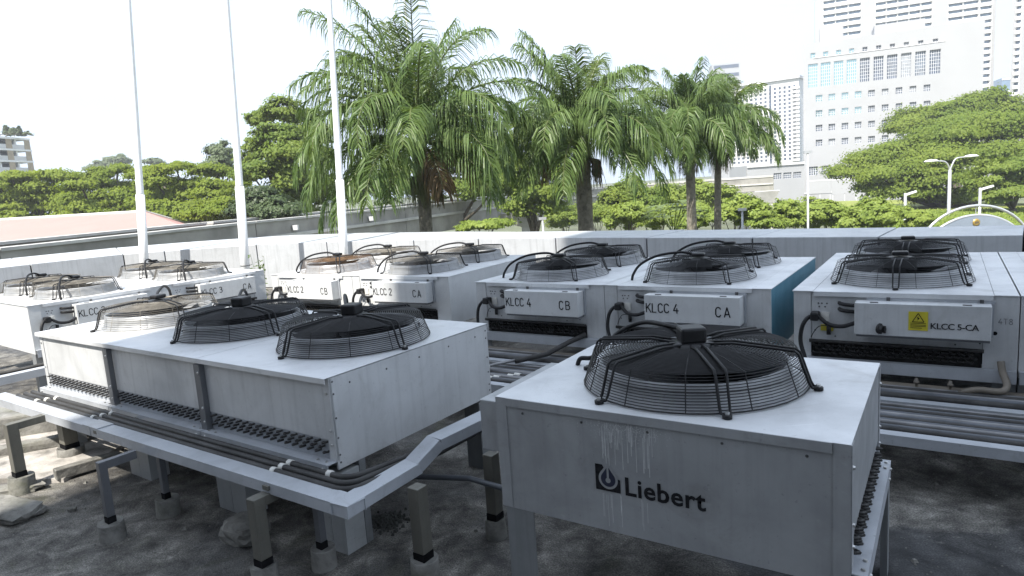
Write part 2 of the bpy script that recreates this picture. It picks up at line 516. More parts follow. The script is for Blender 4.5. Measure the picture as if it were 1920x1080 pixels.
par = empty('parapet', (0, 0, 0), label='low metal-clad parapet wall curving round the far edge of the roof', cat='parapet')
core = MB()
for i in range(len(near) - 1):
    na, nb = edge_normal(i), edge_normal(i + 1)
    a, b = Vector((*near[i], PZ)), Vector((*near[i + 1], PZ))
    a2, b2 = Vector(far[i]), Vector(far[i + 1])
    ia, ib = Vector((na.x, na.y, 0)) * 0.03, Vector((nb.x, nb.y, 0)) * 0.03
    dz = Vector((0, 0, 0.025))
    core.hexa([(*(a + ia).to_2d(), -0.1), (*(b + ib).to_2d(), -0.1), (*(b2 - ib).to_2d(), -0.1), (*(a2 - ia).to_2d(), -0.1),
               a + ia - dz, b + ib - dz, b2 - ib - dz, a2 - ia - dz])
    g = 0.011
    d1 = (b - a).normalized() * g
    d2 = (b2 - a2).normalized() * g
    j = Vector((0, 0, random.uniform(-0.003, 0.003)))
    p = MB()
    A, B, B2, A2 = a + d1 + j, b - d1 + j, b2 - d2 + j, a2 + d2 + j
    p.hexa([(A.x, A.y, 0.012), (B.x, B.y, 0.012), (B2.x, B2.y, PZ - 0.3), (A2.x, A2.y, PZ - 0.3), A, B, B2, A2])
    p.build('cladding_panel', M['clad'], par, bevel=0.006)
core.build('core', M['dark'], par)

# the main building behind the viewer: its corner throws the shade that covers the right of the roof
TD = Vector((-math.sin(SUN_AZ), math.cos(SUN_AZ), 0))
TD = TD if TD.x > 0 else -TD
TN = Vector((-TD.y, TD.x, 0))
C0 = Vector((-2.78, 3.98, 0)) - Vector((math.cos(SUN_AZ), math.sin(SUN_AZ), 0)) * -10.5
TH = 30.5
tw = empty('office_block', C0, math.atan2(TD.y, TD.x), 'tall grey office block rising from the roof behind the viewer', 'building')
tw_len, tw_dep = 14.5, 12.0
MB().box(0, tw_len, -tw_dep, 0, GZ, TH).build('wall', M['towerdark'], tw)
wm = MB().box(0, 2.2, 0.0, 0.05, 0, 1.5).mesh('window', M['glass'])
for fl in range(8):
    for k in range(4):
        link('window', wm, tw, (1.0 + k * 3.3, 0.01, 1.2 + fl * 3.6))
wing = empty('sky_blocker_wing', C0 - TD * 0.02, math.atan2(TD.y, TD.x), 'added unseen dark grey wing behind the viewer, blocking sky light from the fronts', 'building')  # added out-of-view block that cuts sky fill on the front faces
MB().box(-15.0, -0.02, -6.0, 0.0, GZ, 7.5).build('wall', M['towerdark'], wing)
for k in range(4): MB().box(-14.0 + k * 3.5, -12.2 + k * 3.5, 0.005, 0.06, 1.0, 2.6).build('louvre', M['post'], wing)
MB().box(-15.1, -0.03, -6.1, 0.1, 7.503, 7.8).build('roof', M['bgrey'], wing)
MB().box(0.0, tw_len, -tw_dep, 0.15, TH + 0.003, TH + 0.4).build('roof', M['bgrey'], tw)

# ================================================================== lettering
STROKES = {
    'K': [[(0, 0), (0, 1.4)], [(.68, 1.4), (.03, .6)], [(.22, .82), (.74, 0)]],
    'L': [[(0, 1.4), (0, 0)], [(-.05, .03), (.6, .03)]],
    'C': [[(.68, 1.12), (.58, 1.32), (.35, 1.4), (.12, 1.3), (0, 1.05), (0, .35), (.12, .1), (.35, 0), (.58, .08), (.68, .28)]],
    'A': [[(0, 0), (.38, 1.4)], [(.38, 1.4), (.78, 0)], [(.16, .42), (.62, .42)]],
    'B': [[(0, 0), (0, 1.4)], [(0, 1.38), (.45, 1.38), (.64, 1.22), (.64, .92), (.45, .74), (0, .74)], [(.45, .74), (.7, .55), (.7, .2), (.5, .02), (0, .02)]],
    '2': [[(0, 1.08), (.1, 1.32), (.35, 1.4), (.6, 1.3), (.66, 1.02), (.5, .7), (.02, .03), (.7, .03)]],
    '3': [[(0, 1.22), (.25, 1.4), (.55, 1.32), (.65, 1.05), (.5, .78), (.25, .74)], [(.5, .76), (.68, .5), (.62, .15), (.3, 0), (0, .15)]],
    '4': [[(.45, 1.4), (0, .4), (.75, .4)], [(.52, .75), (.52, 0)]],
    'T': [[(0, 1.38), (.7, 1.38)], [(.35, 1.38), (.35, 0)]],
    '8': [[(.35, .75), (.6, .95), (.6, 1.25), (.35, 1.4), (.1, 1.25), (.1, .95), (.35, .75), (.66, .5), (.66, .15), (.35, 0), (.04, .15), (.04, .5), (.35, .75)]],
}
def lettering(name, text, x, z, h, y, mat, parent, sp=1.0, wid=0.17):
    """stencilled characters standing on the plane local y, reading along +x, facing -y"""
    s = h / 1.4
    cx = x
    for ch in text:
        if ch == ' ':
            cx += 0.5 * s * sp
            continue
        mb = MB()
        for pl in STROKES[ch]:
            for a, b in zip(pl[:-1], pl[1:]):
                va, vb = Vector((a[0], a[1])), Vector((b[0], b[1]))
                d = (vb - va).normalized()
                e = Vector((-d.y, d.x)) * wid / 2
                va = va - d * wid * 0.25
                vb = vb + d * wid * 0.25
                q = [va - e, vb - e, vb + e, va + e]
                mb.poly([(cx + c.x * s, y, z + c.y * s) for c in q])
        cx += 0.98 * s * sp
        mb.build('letter', mat, parent)

def font_text(name, body, size, mat, parent, loc, rot, extra=0.0, spacing=1.0):
    cu = bpy.data.curves.new(name, 'FONT')
    cu.body = body
    cu.size = size
    cu.offset = extra
    cu.space_character = spacing
    cu.resolution_u = 3
    ob = bpy.data.objects.new(name, cu)
    col.objects.link(ob)
    dg = bpy.context.evaluated_depsgraph_get()
    me = bpy.data.meshes.new_from_object(ob.evaluated_get(dg))
    bpy.data.objects.remove(ob, do_unlink=True)
    me.materials.clear()
    me.materials.append(mat)
    return link(name, me, parent, loc, rot)

# ================================================================== condenser units
ZT, ZB = 0.88, 0.41

# ---- shared fan meshes
SH_R, SH_Z = 0.385, 0.132         # guard shoulder
BA_R, BA_Z = 0.428, 0.008        # guard base ring
def guard_mesh(wire, nside, ntop):
    g = MB()
    for k in range(nside):
        t = k / (nside - 1)
        rr = BA_R + (SH_R - BA_R) * t
        w = wire * (1.7 if k in (0, nside // 2) else 1.0)
        g.ring((0, 0, BA_Z + (SH_Z - BA_Z) * t), rr, w, 44, 4)
    for k in range(1, ntop):
        t = k / ntop
        rr = SH_R + (0.115 - SH_R) * t
        g.ring((0, 0, SH_Z + 0.020 * math.sin(t * math.pi / 2)), rr, wire * 1.4, 40 if t < .5 else 28, 4)
    for k in range(12):
        a = 2 * math.pi * (k + 0.5) / 12
        c, s = math.cos(a), math.sin(a)
        pts = [(BA_R, BA_Z), (SH_R, SH_Z), (0.25, SH_Z + .015), (0.10, SH_Z + 0.021)]
        g.tube([(r * c, r * s, z) for r, z in pts], wire * 1.25, 4)
    return g
GUARD_BIG = guard_mesh(0.0019, 14, 24).mesh('fan_guard', M['black'])
GUARD_FINE = guard_mesh(0.0012, 11, 16).mesh('fan_guard', M['black'])
SHROUD = MB().lathe([(0.392, 0.001), (0.375, 0.012), (0.366, 0.05), (0.362, 0.088), (0.356, 0.092), (0.350, 0.086), (0.350, -0.10)], 44).mesh('fan_shroud', M['sheet'], True)
MOTOR = MB().lathe([(0.0, 0.16), (0.085, 0.155), (0.10, 0.13), (0.10, -0.02), (0.06, -0.05), (0, -0.05)], 20).mesh('motor', M['blackplastic'], True)
_b = MB()
for k in range(6):
    t0, t1 = k / 6, (k + 1) / 6
    def bp(t, side):
        r = 0.10 + 0.235 * t
        a = 0.18 + 0.35 * t + side * (0.42 - 0.10 * t)
        return (r * math.cos(a), r * math.sin(a), 0.045 - side * 0.038 + 0.004 * side * side)
    _b.quad(bp(t0, -1), bp(t1, -1), bp(t1, 0), bp(t0, 0))
    _b.quad(bp(t0, 0), bp(t1, 0), bp(t1, 1), bp(t0, 1))
BLADE = _b.mesh('blade', M['blackplastic'], True)
def strut_mesh(wire):
    s = MB()
    for sd in (-1, 1):
        pts = [(BA_R + 0.030, sd * 0.006, 0.012), (BA_R + 0.012, sd * 0.016, 0.012), (BA_R + 0.002, sd * 0.017, 0.03), (SH_R + 0.010, sd * 0.019, SH_Z + 0.002),
               (SH_R - 0.005, sd * 0.019, SH_Z + 0.014), (0.16, sd * 0.020, SH_Z + 0.030), (0.06, sd * 0.022, SH_Z + 0.020)]
        s.tube(pts, wire, 6)
    s.tube([(BA_R + 0.030, 0, 0.002), (BA_R + 0.030, 0, 0.014)], 0.017, 8)
    return s
STRUT = strut_mesh(0.0054).mesh('strut', M['black'], True)
STRUT_FINE = strut_mesh(0.0046).mesh('strut', M['black'], True)
BOLT = MB().tube([(BA_R + 0.030, 0, 0.012), (BA_R + 0.030, 0, 0.024)], 0.008, 6).mesh('bolt', M['bolt'])
CAPBIG = MB().box(-0.050, 0.050, -0.046, 0.046, 0.155, 0.216).mesh('motor_cap', M['blackplastic'])
CAPSMALL = MB().box(-0.05, 0.05, -0.035, 0.035, 0.165, 0.195).mesh('motor_cap', M['blackplastic'])

def fan(parent, cx, cy, n, a0, big=False, cable=None, caprot=0.5, wire=None):
    sh = link('fan_shroud', SHROUD, parent, (cx, cy, ZT))
    gd = link('fan_guard', GUARD_BIG if big else GUARD_FINE, sh)
    if wire:
        gd.material_slots[0].link = 'OBJECT'
        gd.material_slots[0].material = M[wire]
        gd['label'] = 'rusty brown fan guard' if wire == 'wire_rust' else 'bleached tan fan guard, sun glare put into its colour'
    link('motor', MOTOR, sh)
    sp = random.random() * 6
    for k in range(5):
        link('blade', BLADE, sh, None, (0, 0, sp + k * 2 * math.pi / 5))
    angs = a0 if isinstance(a0, (list, tuple)) else [a0 + 360.0 * k / n for k in range(n)]
    for a in angs:
        st = link('strut', STRUT if big else STRUT_FINE, sh, None, (0, 0, R(a)))
        if big: link('bolt', BOLT, sh, None, (0, 0, R(a)))
    c = link('motor_cap', CAPBIG if big else CAPSMALL, sh, None, (0, 0, caprot))
    m = c.modifiers.new('bevel', 'BEVEL'); m.width = 0.010; m.segments = 2
    if cable:
        MB().tube(catmull(cable, 6), 0.0105, 7).build('cable', M['black'], sh, True)
    return sh

def top_panel(parent, x0, x1, y0, y1, cx, cy, mat, lips=(1, 1, 1, 1), lip=0.030):
    rh = 0.375
    angs = [2 * math.pi * k / 40 for k in range(40)]
    for X in (x0, x1):
        for Y in (y0, y1):
            angs.append(math.atan2(Y - cy, X - cx) % (2 * math.pi))
    angs = sorted(angs)
    mb = MB()
    outer, inner = [], []
    for a in angs:
        c, s = math.cos(a), math.sin(a)
        t = min((((x1 if c > 0 else x0) - cx) / c) if abs(c) > 1e-6 else 1e9, (((y1 if s > 0 else y0) - cy) / s) if abs(s) > 1e-6 else 1e9)
        outer.append((cx + c * t, cy + s * t))
        inner.append((cx + c * rh, cy + s * rh))
    n = len(angs)
    mb.v = [(x, y, ZT) for x, y in inner] + [(x, y, ZT) for x, y in outer]
    for i in range(n):
        j = (i + 1) % n
        mb.f.append((i, n + i, n + j, j))
    th = 0.003
    for k, on in enumerate(lips):          # x0, x1, y0, y1 turned-down lips
        if not on: continue
        if k == 0: mb.box(x0, x0 + th, y0, y1, ZT - lip, ZT - 0.0005)
        if k == 1: mb.box(x1 - th, x1, y0, y1, ZT - lip, ZT - 0.0005)
        if k == 2: mb.box(x0 + th, x1 - th, y0, y0 + th, ZT - lip, ZT - 0.0005)
        if k == 3: mb.box(x0 + th, x1 - th, y1 - th, y1, ZT - lip, ZT - 0.0005)
    return mb.build('top_panel', mat, parent)

def sbox(mb, side, E, D, s0, s1, n0, n1, z0, z1):
    """box on a cabinet side: s runs along the side, n is outward"""
    if side == 'X0': mb.box(-n1, -n0, s0, s1, z0, z1)
    elif side == 'X1': mb.box(E + n0, E + n1, s0, s1, z0, z1)
    elif side == 'Y0': mb.box(s0, s1, -n1, -n0, z0, z1)
    else: mb.box(s0, s1, D + n0, D + n1, z0, z1)
    return mb
def spt(side, E, D, s, n, z):
    return {'X0': (-n, s, z), 'X1': (E + n, s, z), 'Y0': (s, -n, z), 'Y1': (s, D + n, z)}[side]

def tube_bends(parent, side, E, D, s0, s1, zlo, zhi, rows=3, pitch=0.058):
    mb = MB()
    k = 0
    s = s0
    while s < s1 - 0.03:
        for r in range(rows):
            z = zlo + (zhi - zlo) * (r + 0.5) / rows
            off = (r % 2) * pitch * 0.5
            a = s + off
            if a + 0.034 > s1: continue
            pts = [spt(side, E, D, a, -0.02, z), spt(side, E, D, a + 0.001, 0.006, z), spt(side, E, D, a + 0.016, 0.016, z - 0.004),
                   spt(side, E, D, a + 0.031, 0.006, z - 0.008), spt(side, E, D, a + 0.032, -0.02, z - 0.008)]
            mb.tube(pts, 0.0058, 5, False)
        s += pitch
    return mb.build('tube_bends', M['coil'], parent, True, kind='stuff')

def rivets(parent, pts, r=0.006, h=0.004, mat=None, name='rivets'):
    """small screw heads: (position, axis)"""
    mb = MB()
    for p, ax in pts:
        p = Vector(p); ax = Vector(ax)
        mb.tube([p, p + ax * h], [r, r * 0.7], 6)
    o = mb.build(name, mat or M['boltdark'], parent, kind='stuff')
    return o

NRM = {'X0': (-1, 0, 0), 'X1': (1, 0, 0), 'Y0': (0, -1, 0), 'Y1': (0, 1, 0)}

def coil_side(root, side, E, D, bays, sheet, postw=0.055):
    """long coil side: panel per bay, post strips between, tube bends, base rail"""
    L = D if side in ('X0', 'X1') else E
    nb = len(bays)
    riv = []
    rp = 0.058 if side == 'X0' else 0.044
    for j, (b0, b1) in enumerate(bays):
        e0 = 0.05 if j == 0 else postw / 2
        e1 = 0.05 if j == nb - 1 else postw / 2
        sbox(MB(), side, E, D, b0 + e0 + .002, b1 - e1 - .002, -0.012, 0.0, 0.572, ZT - 0.006).build('side_panel', sheet, root)
        tube_bends(root, side, E, D, b0 + e0 + 0.01, b1 - e1 - 0.005, 0.500, 0.572)
        rail = MB()
        sbox(rail, side, E, D, b0 + 0.004, b1 - 0.004, -0.01, rp, 0.470, 0.474)
        sbox(rail, side, E, D, b0 + 0.004, b1 - 0.004, rp - 0.004, rp, 0.408, 0.4695)
        sbox(rail, side, E, D, b0 + 0.004, b1 - 0.004, -0.012, -0.008, 0.4745, 0.512)
        rail.build('base_rail', M['galv'], root)
        for q in (0.04, 0.10, 0.90, 0.96):
            s = b0 + (b1 - b0) * q
            riv.append((spt(side, E, D, s, rp, 0.438 + (0.012 if q in (.04, .96) else -.008)), NRM[side]))
            riv.append((spt(side, E, D, s, 0.03, 0.474), (0, 0, 1)))
    # corner posts and intermediate posts
    for s0, s1 in ((0.0, 0.048), (L - 0.048, L)):
        sbox(MB(), side, E, D, s0, s1, -0.012, 0.0025, 0.476, ZT - 0.004).build('corner_post', sheet, root)
        for z in (0.55, 0.62, 0.80):
            riv.append((spt(side, E, D, (s0 + s1) / 2, 0.0025, z), NRM[side]))
    for (b0, b1) in bays[:-1]:
        sbox(MB(), side, E, D, b1 - postw / 2, b1 + postw / 2, -0.012, 0.030, 0.40, ZT - 0.034).build('post', M['post'], root)
        for z in (0.44, 0.52, 0.60, 0.80):
            riv.append((spt(side, E, D, b1 - 0.012, 0.030, z), NRM[side]))
    rivets(root, riv, 0.008, 0.006, M['bolt'])
    # dark coil block behind
    sbox(MB(), side, E, D, 0.03, L - 0.03, -0.09, -0.006, 0.45, 0.57).build('tube_sheet', M['galv'], root)

def plain_side(root, side, E, D, sheet, zb=0.432):
    L = D if side in ('X0', 'X1') else E
    m = 0.0 if side in ('Y0', 'Y1') else 0.0125
    sbox(MB(), side, E, D, m, L - m, -0.012, 0.0, zb, ZT - 0.005).build('end_panel', sheet, root)
    riv = []
    for s in (0.018, L - 0.018):
        for z in (0.46, 0.50, 0.58, 0.68, 0.80, 0.845):
            riv.append((spt(side, E, D, s, 0, z + random.uniform(-.01, .01)), NRM[side]))
    for k in range(5):
        riv.append((spt(side, E, D, 0.12 + (L - 0.24) * k / 4, 0, ZT - 0.055), NRM[side]))
    rivets(root, riv, 0.0055, 0.003)

def control_front(root, E, D, text, sheet, strokes=True, spaced=True):
    """service end of a row unit: panel, coil bends below, rail, control box, conduits"""
    cp = 0.105
    MB().box(0.0, cp, 0.0, 0.012, 0.40, ZT - 0.004).build('corner_post', sheet, root)
    MB().box(E - cp - 0.06, E, 0.0, 0.012, 0.40, ZT - 0.004).build('corner_post', sheet, root)
    MB().box(cp + 0.002, E - cp - 0.062, 0.004, 0.014, 0.545, ZT - 0.006).build('end_panel', sheet, root)
    tube_bends(root, 'Y0', E, D, cp + 0.01, E - cp - 0.075, 0.466, 0.538, 3, 0.040)
    MB().box(cp + 0.003, E - cp - 0.065, 0.03, 0.10, 0.43, 0.544).build('coil', M['coil'], root)
    rl = MB()
    rl.box(0.004, E - 0.004, -0.045, -0.002, 0.440, 0.444)
    rl.box(0.004, E - 0.004, -0.045, -0.041, 0.372, 0.4395)
    rl.build('base_rail', M['galv'], root)
    MB().tube([(0.10, -0.03, 0.556), (E - 0.16, -0.03, 0.552)], 0.012, 6).build('header_pipe', M['coil'], root, True)
    # control box
    x0, x1, z0, z1, dp = 0.372, 1.068, 0.632, 0.832, 0.112
    cb = MB().box(x0, x1, -dp, 0.0035, z0, z1).build('control_box', M['sheet_white'] if strokes else M['sheet_row'], root, bevel=0.004)
    lid = MB()
    for q in (0.12, 0.80):
        lid.box(x0 + (x1 - x0) * q, x0 + (x1 - x0) * q + 0.045, -dp + 0.012, -dp + 0.024, z1 + 0.0005, z1 + 0.005)
        lid.box(x0 + (x1 - x0) * (q + .12), x0 + (x1 - x0) * (q + .12) + 0.02, -0.02, -0.004, z1 + 0.001, z1 + 0.022)
    lid.build('hinge', M['boltdark'], cb)
    ls = MB().box(x0 + 0.01, x1 - 0.005, -dp + 0.010, -0.004, z0 - 0.014, z0 - 0.0005)
    ls.build('drip_ledge', M['post'], cb)
    br = MB().box(x0 + 0.06, x1 + 0.02, -0.012, 0.0035, ZT - 0.048, ZT - 0.032)
    br.box(x1 + 0.002, x1 + 0.014, -0.012, 0.0035, z0, ZT - 0.049)
    br.build('bracket', M['galv'], cb)
    if strokes:
        a, b = text
        lettering('lettering', a, x0 + 0.018, z0 + 0.072, 0.066, -dp - 0.0022, M['ink'], cb, 1.0)
        lettering('lettering', b, x1 - 0.165, z0 + 0.060, 0.068, -dp - 0.0022, M['ink'], cb, 1.25)
    # conduit: clipped on the panel, loops into the box and down to the pipe run
    MB().tube(catmull([(x0 + 0.01, -0.075, 0.700), (0.30, -0.085, 0.672), (0.22, -0.075, 0.680), (0.155, -0.05, 0.722), (0.10, -0.055, 0.715),
                       (0.065, -0.075, 0.66), (0.055, -0.085, 0.56), (0.085, -0.11, 0.46), (0.125, -0.15, 0.35)], 6), 0.0135, 7).build('conduit', M['black'], root, True)
    MB().box(0.110, 0.160, -0.075, 0.0035, 0.695, 0.750).build('conduit_clip', M['blackplastic'], root, bevel=0.008)
    for z in (0.808, 0.768):
        MB().tube(catmull([(0.275, 0.0, z), (0.285, -0.03, z), (0.33, -0.05, z - 0.004), (x0 + 0.01, -0.05, z - 0.006)], 4), 0.0125, 7).build('conduit_stub', M['black'], root, True)
    sw = MB().tube([(0.215, -0.02, 0.655), (0.215, -0.02, 0.60)], 0.014, 8)
    sw.tube(catmull([(0.205, -0.03, 0.660), (0.16, -0.04, 0.655), (0.125, -0.03, 0.61), (0.11, -0.02, 0.575)], 4), 0.003, 5)
    sw.build('pressure_switch', M['blackplastic'], root, True)
    MB().box(0.165, 0.215, -0.002, 0.0035, 0.685, 0.745).build('sticker', M['clamp'], root)
    riv = [((x, 0.004, z), (0, -1, 0)) for x, z in ((0.15, .80), (0.17, .80), (0.20, .80), (0.155, .778), (0.19, .778), (0.13, .62), (0.25, .585), (0.9, .575), (1.02, .59))]
    rivets(root, riv, 0.006, 0.003)

def legs_corner(root, E, D, mat, w=0.12):
    for x in (0.0, E - w):
        for y in (0.0, D - w):
            m = MB().box(x + 0.001, x + w - 0.001, y + 0.013, y + 0.019, 0.0, 0.405)
            m.box(x + 0.001 if x == 0 else x + w - 0.007, x + 0.007 if x == 0 else x + w - 0.001, y + 0.0195, y + w - 0.001, 0.0, 0.405)
            m.build('leg', mat, root)

K_CABLE = [(-0.03, -0.02, 0.185), (-0.13, -0.04, 0.205), (-0.30, -0.10, 0.185), (-0.42, -0.16, 0.125), (-0.47, -0.20, 0.05), (-0.48, -0.215, -0.01)]
def row_unit(name, label, origin, ang, E, bay, text, mat='sheet_row', group='rooftop condenser units', fan_n=4, fan_a0=45, cable=K_CABLE, strokes=True, front=True, side_mat=None, wires=(None, None)):
    root = empty(name, (origin[0], origin[1], 0), R(ang), label, 'condenser', group)
    nb = 2
    D = bay * nb
    sheet = M[mat]
    top = M['sheet_top']
    st = 0.12
    right_sheet = M[side_mat] if side_mat else sheet
    if front: control_front(root, E, D, text, sheet, strokes)
    else: plain_side(root, 'Y0', E, D, sheet)
    MB().box(0.0, 0.012, 0.0125, D, 0.40, ZT - 0.006).build('side_panel', sheet, root)
    MB().box(E - 0.012, E, 0.0125, D, 0.40, ZT - 0.006).build('side_panel', right_sheet, root)
    MB().box(0.0125, E - 0.0125, D - 0.012, D, 0.40, ZT - 0.006).build('end_panel', sheet, root)
    MB().box(0.02, E - 0.02, 0.11, D - 0.02, 0.44, 0.60).build('coil', M['dark'], root)
    MB().box(-0.008, st - 0.002, -0.006, D + 0.006, ZT - 0.004, ZT + 0.001).build('top_strip', top, root)
    MB().box(E - st + 0.002, E + 0.004, -0.006, D + 0.006, ZT - 0.004, ZT + 0.001).build('top_strip', top, root)
    for j in range(nb):
        y0, y1 = j * bay - (0.014 if j == 0 else -0.0015), (j + 1) * bay - (0.0015 if j < nb - 1 else -0.006)
        top_panel(root, st, E - st, y0, y1, E / 2 - 0.02, (j + 0.5) * bay + 0.03, top, (0, 0, 1 if j == 0 else 0, 0))
        fan(root, E / 2 - 0.02, (j + 0.5) * bay + 0.03, fan_n, fan_a0, False, cable, 0.1, wires[j])
    legs_corner(root, E, D, M['leg'])
    return root
UNITS = {}
k4o, k4a = Vector((-0.318, 5.868)), -33.8
def along(o, ang, x, y=0.0):
    a = R(ang)
    return (o[0] + math.cos(a) * x - math.sin(a) * y, o[1] + math.sin(a) * x + math.cos(a) * y)
row_unit('condenser_unit', 'shaded grey condenser unit stencilled KLCC 4 CB with two black fans', k4o, k4a, 1.248, 0.88, ('KLCC 4', 'CB'))
row_unit('condenser_unit', 'shaded grey condenser unit stencilled KLCC 4 CA with two black fans', along(k4o, k4a, 1.253), k4a, 1.248, 0.88, ('KLCC 4', 'CA'), side_mat='shade_teal')
k2o, k2a = Vector((-2.774, 7.694)), -31.2
row_unit('condenser_unit', 'sunlit white condenser unit stencilled KLCC 2 CB with a rusty front fan guard', k2o, k2a, 1.265, 0.88, ('KLCC 2', 'CB'), 'sheet_white', wires=('wire_rust', 'wire_aged_sunlit'))
row_unit('condenser_unit', 'white condenser unit stencilled KLCC 2 CA, half in sun, blue-shaded right side', along(k2o, k2a, 1.270), k2a, 1.265, 0.88, ('KLCC 2', 'CA'), 'sheet_white', wires=('wire_aged_sunlit', 'wire_aged_sunlit'))
k3o, k3a = Vector((-4.67, 6.37)), 52.0
K3_CABLE = [(-0.02, -0.02, 0.185), (-0.10, -0.10, 0.215), (-0.20, -0.24, 0.205), (-0.27, -0.36, 0.12), (-0.29, -0.42, 0.0)]
row_unit('condenser_unit', 'sunlit white condenser unit at the left picture edge, stencil KLCC partly hidden', k3o, k3a, 1.268, 0.98, ('KLCC 3', 'CB'), 'sheet_white', cable=K3_CABLE, wires=('wire_aged_sunlit', 'wire_aged_sunlit'))
row_unit('condenser_unit', 'white condenser unit stencilled KLCC 3 CA beside the second flagpole', along(k3o, k3a, 1.273), k3a, 1.268, 0.98, ('KLCC 3', 'CA'), 'sheet_white', cable=K3_CABLE, wires=('wire_aged_sunlit', 'wire_aged_sunlit'))
k5o, k5a = Vector((1.864, 4.354)), -33.4
k5 = row_unit('condenser_unit', 'shaded grey condenser unit marked KLCC 5-CA with yellow warning label and black knob', k5o, k5a, 1.20, 1.055, ('', ''), strokes=False, fan_n=6, fan_a0=[215, 270, 328, 30, 90, 150],
              cable=None)
row_unit('condenser_unit', 'grey condenser unit at the right picture edge beside KLCC 5-CA', along(k5o, k5a, 1.205), k5a, 1.20, 1.055, ('', ''), strokes=False, fan_n=6, fan_a0=[215, 270, 328, 30, 90, 150], cable=None)
# extras on the KLCC 5-CA control box
yb = -0.1145
font_text('lettering', 'KLCC 5-CA', 0.050, M['ink'], k5, (0.772, yb - 0.001, 0.690), (R(90), 0, 0), 0.0006, 0.93)
lab = MB().box(0.662, 0.762, yb - 0.0012, yb + 0.002, 0.676, 0.790).build('warning_label', M['yellow'], k5)
wt = MB()
yl = yb - 0.0022
tri = [(0.682, 0.728), (0.742, 0.728), (0.712, 0.780)]
for a, b in zip(tri, tri[1:] + tri[:1]):
    d = Vector((b[0] - a[0], b[1] - a[1])).normalized(); e = Vector((-d.y, d.x)) * 0.0022
    wt.poly([(a[0] - e.x, yl, a[1] - e.y), (b[0] - e.x, yl, b[1] - e.y), (b[0] + e.x, yl, b[1] + e.y), (a[0] + e.x, yl, a[1] + e.y)])
wt.poly([(0.714, yl, 0.766), (0.704, yl, 0.750), (0.711, yl, 0.750)])
wt.poly([(0.711, yl, 0.755), (0.720, yl, 0.752), (0.708, yl, 0.735)])
for z in (0.718, 0.708, 0.700, 0.690):
    wt.poly([(0.672, yl, z), (0.752 - (0.02 if z < .7 else 0), yl, z), (0.752 - (0.02 if z < .7 else 0), yl, z + 0.0035), (0.672, yl, z + 0.0035)])
wt.build('warning_symbol', M['ink'], lab)
kn = MB().lathe([(0.0, 0.030), (0.020, 0.030), (0.024, 0.012), (0.032, 0.010), (0.034, 0.0)], 20)
kn.box(-0.005, 0.005, -0.022, 0.022, 0.030, 0.040)
kn.build('switch_knob', M['blackplastic'], k5, False, None, (0.512, yb + 0.002, 0.676), (R(90), 0, 0.9))
MB().tube([(1.09, 0.002, 0.656), (1.09, -0.001, 0.656)], 0.012, 12).build('cable_hole', M['dark'], k5)
lettering('lettering', '4T8', 1.105, 0.712, 0.032, -0.0015, M['inkfade'], k5, 1.1)
MB().box(0.165, 0.24, -0.004, 0.0035, 0.62, 0.66).build('sticker', M['yellow'], k5)

# ---- the long three-fan unit on the left
LO, LA = Vector((-3.484, 4.822)), -35.24
LUV = lambda s, v: along(LO, LA, s, v)
lr = LUV(3.201, 0.0)
E, bayL = 1.212, 1.067
DL = bayL * 3
left = empty('condenser_unit', (lr[0], lr[1], 0), R(LA + 90), 'long silver condenser unit with three black fans in a row, its left end in sun', 'condenser', 'rooftop condenser units')
bays = [(j * bayL, (j + 1) * bayL) for j in range(3)]
coil_side(left, 'X0', E, DL, bays, M['sheet_row'])  # paler sheet than the near unit: light from the sunny side put into colour
plain_side(left, 'Y0', E, DL, M['sheet_row'])
plain_side(left, 'Y1', E, DL, M['sheet_row'])
MB().box(E - 0.012, E, 0.0125, DL - 0.0125, 0.42, ZT - 0.006).build('side_panel', M['sheet_row'], left)
MB().box(0.1, E - 0.02, 0.02, DL - 0.02, 0.46, 0.58).build('coil', M['dark'], left)
L_CABLE = [(0.02, 0.05, 0.185), (0.08, 0.14, 0.200), (0.20, 0.28, 0.22), (0.28, 0.36, 0.17), (0.31, 0.40, 0.06), (0.32, 0.42, -0.01)]
for j in range(3):
    y0, y1 = bays[j][0] + (0.0015 if j else -0.002), bays[j][1] - (0.0015 if j < 2 else -0.002)
    cxf, cyf = 0.60, (j + 0.5) * bayL - 0.05
    top_panel(left, -0.028, E + 0.01, y0, y1, cxf, cyf, M['sheet_top'], (1, 1, 0, 0), 0.026)
    fan(left, cxf, cyf, 4, -8, j < 2, L_CABLE, 0.3, 'wire_aged_sunlit' if j == 2 else None)
for y0, y1 in ((0.0, 0.20), (0.80, 1.08), (1.84, 2.10), (3.0, 3.19)):
    for k in (0, 1):
        a, b = y0 + (y1 - y0) * k / 2, y0 + (y1 - y0) * (k + 1) / 2 - 0.004
        MB().box(0.0, 0.12, a, b, 0.0, 0.4065).build('leg', M['leg_light'], left)
for y0 in (0.0, 1.0, 2.0, 3.07):
    MB().box(E - 0.13, E - 0.002, y0 + 0.002, y0 + 0.12, 0.0, 0.418).build('leg', M['leg'], left)
MB().box(0.125, 0.165, 0.001, 0.19, 0.0, 0.43).build('leg', M['leg'], left)

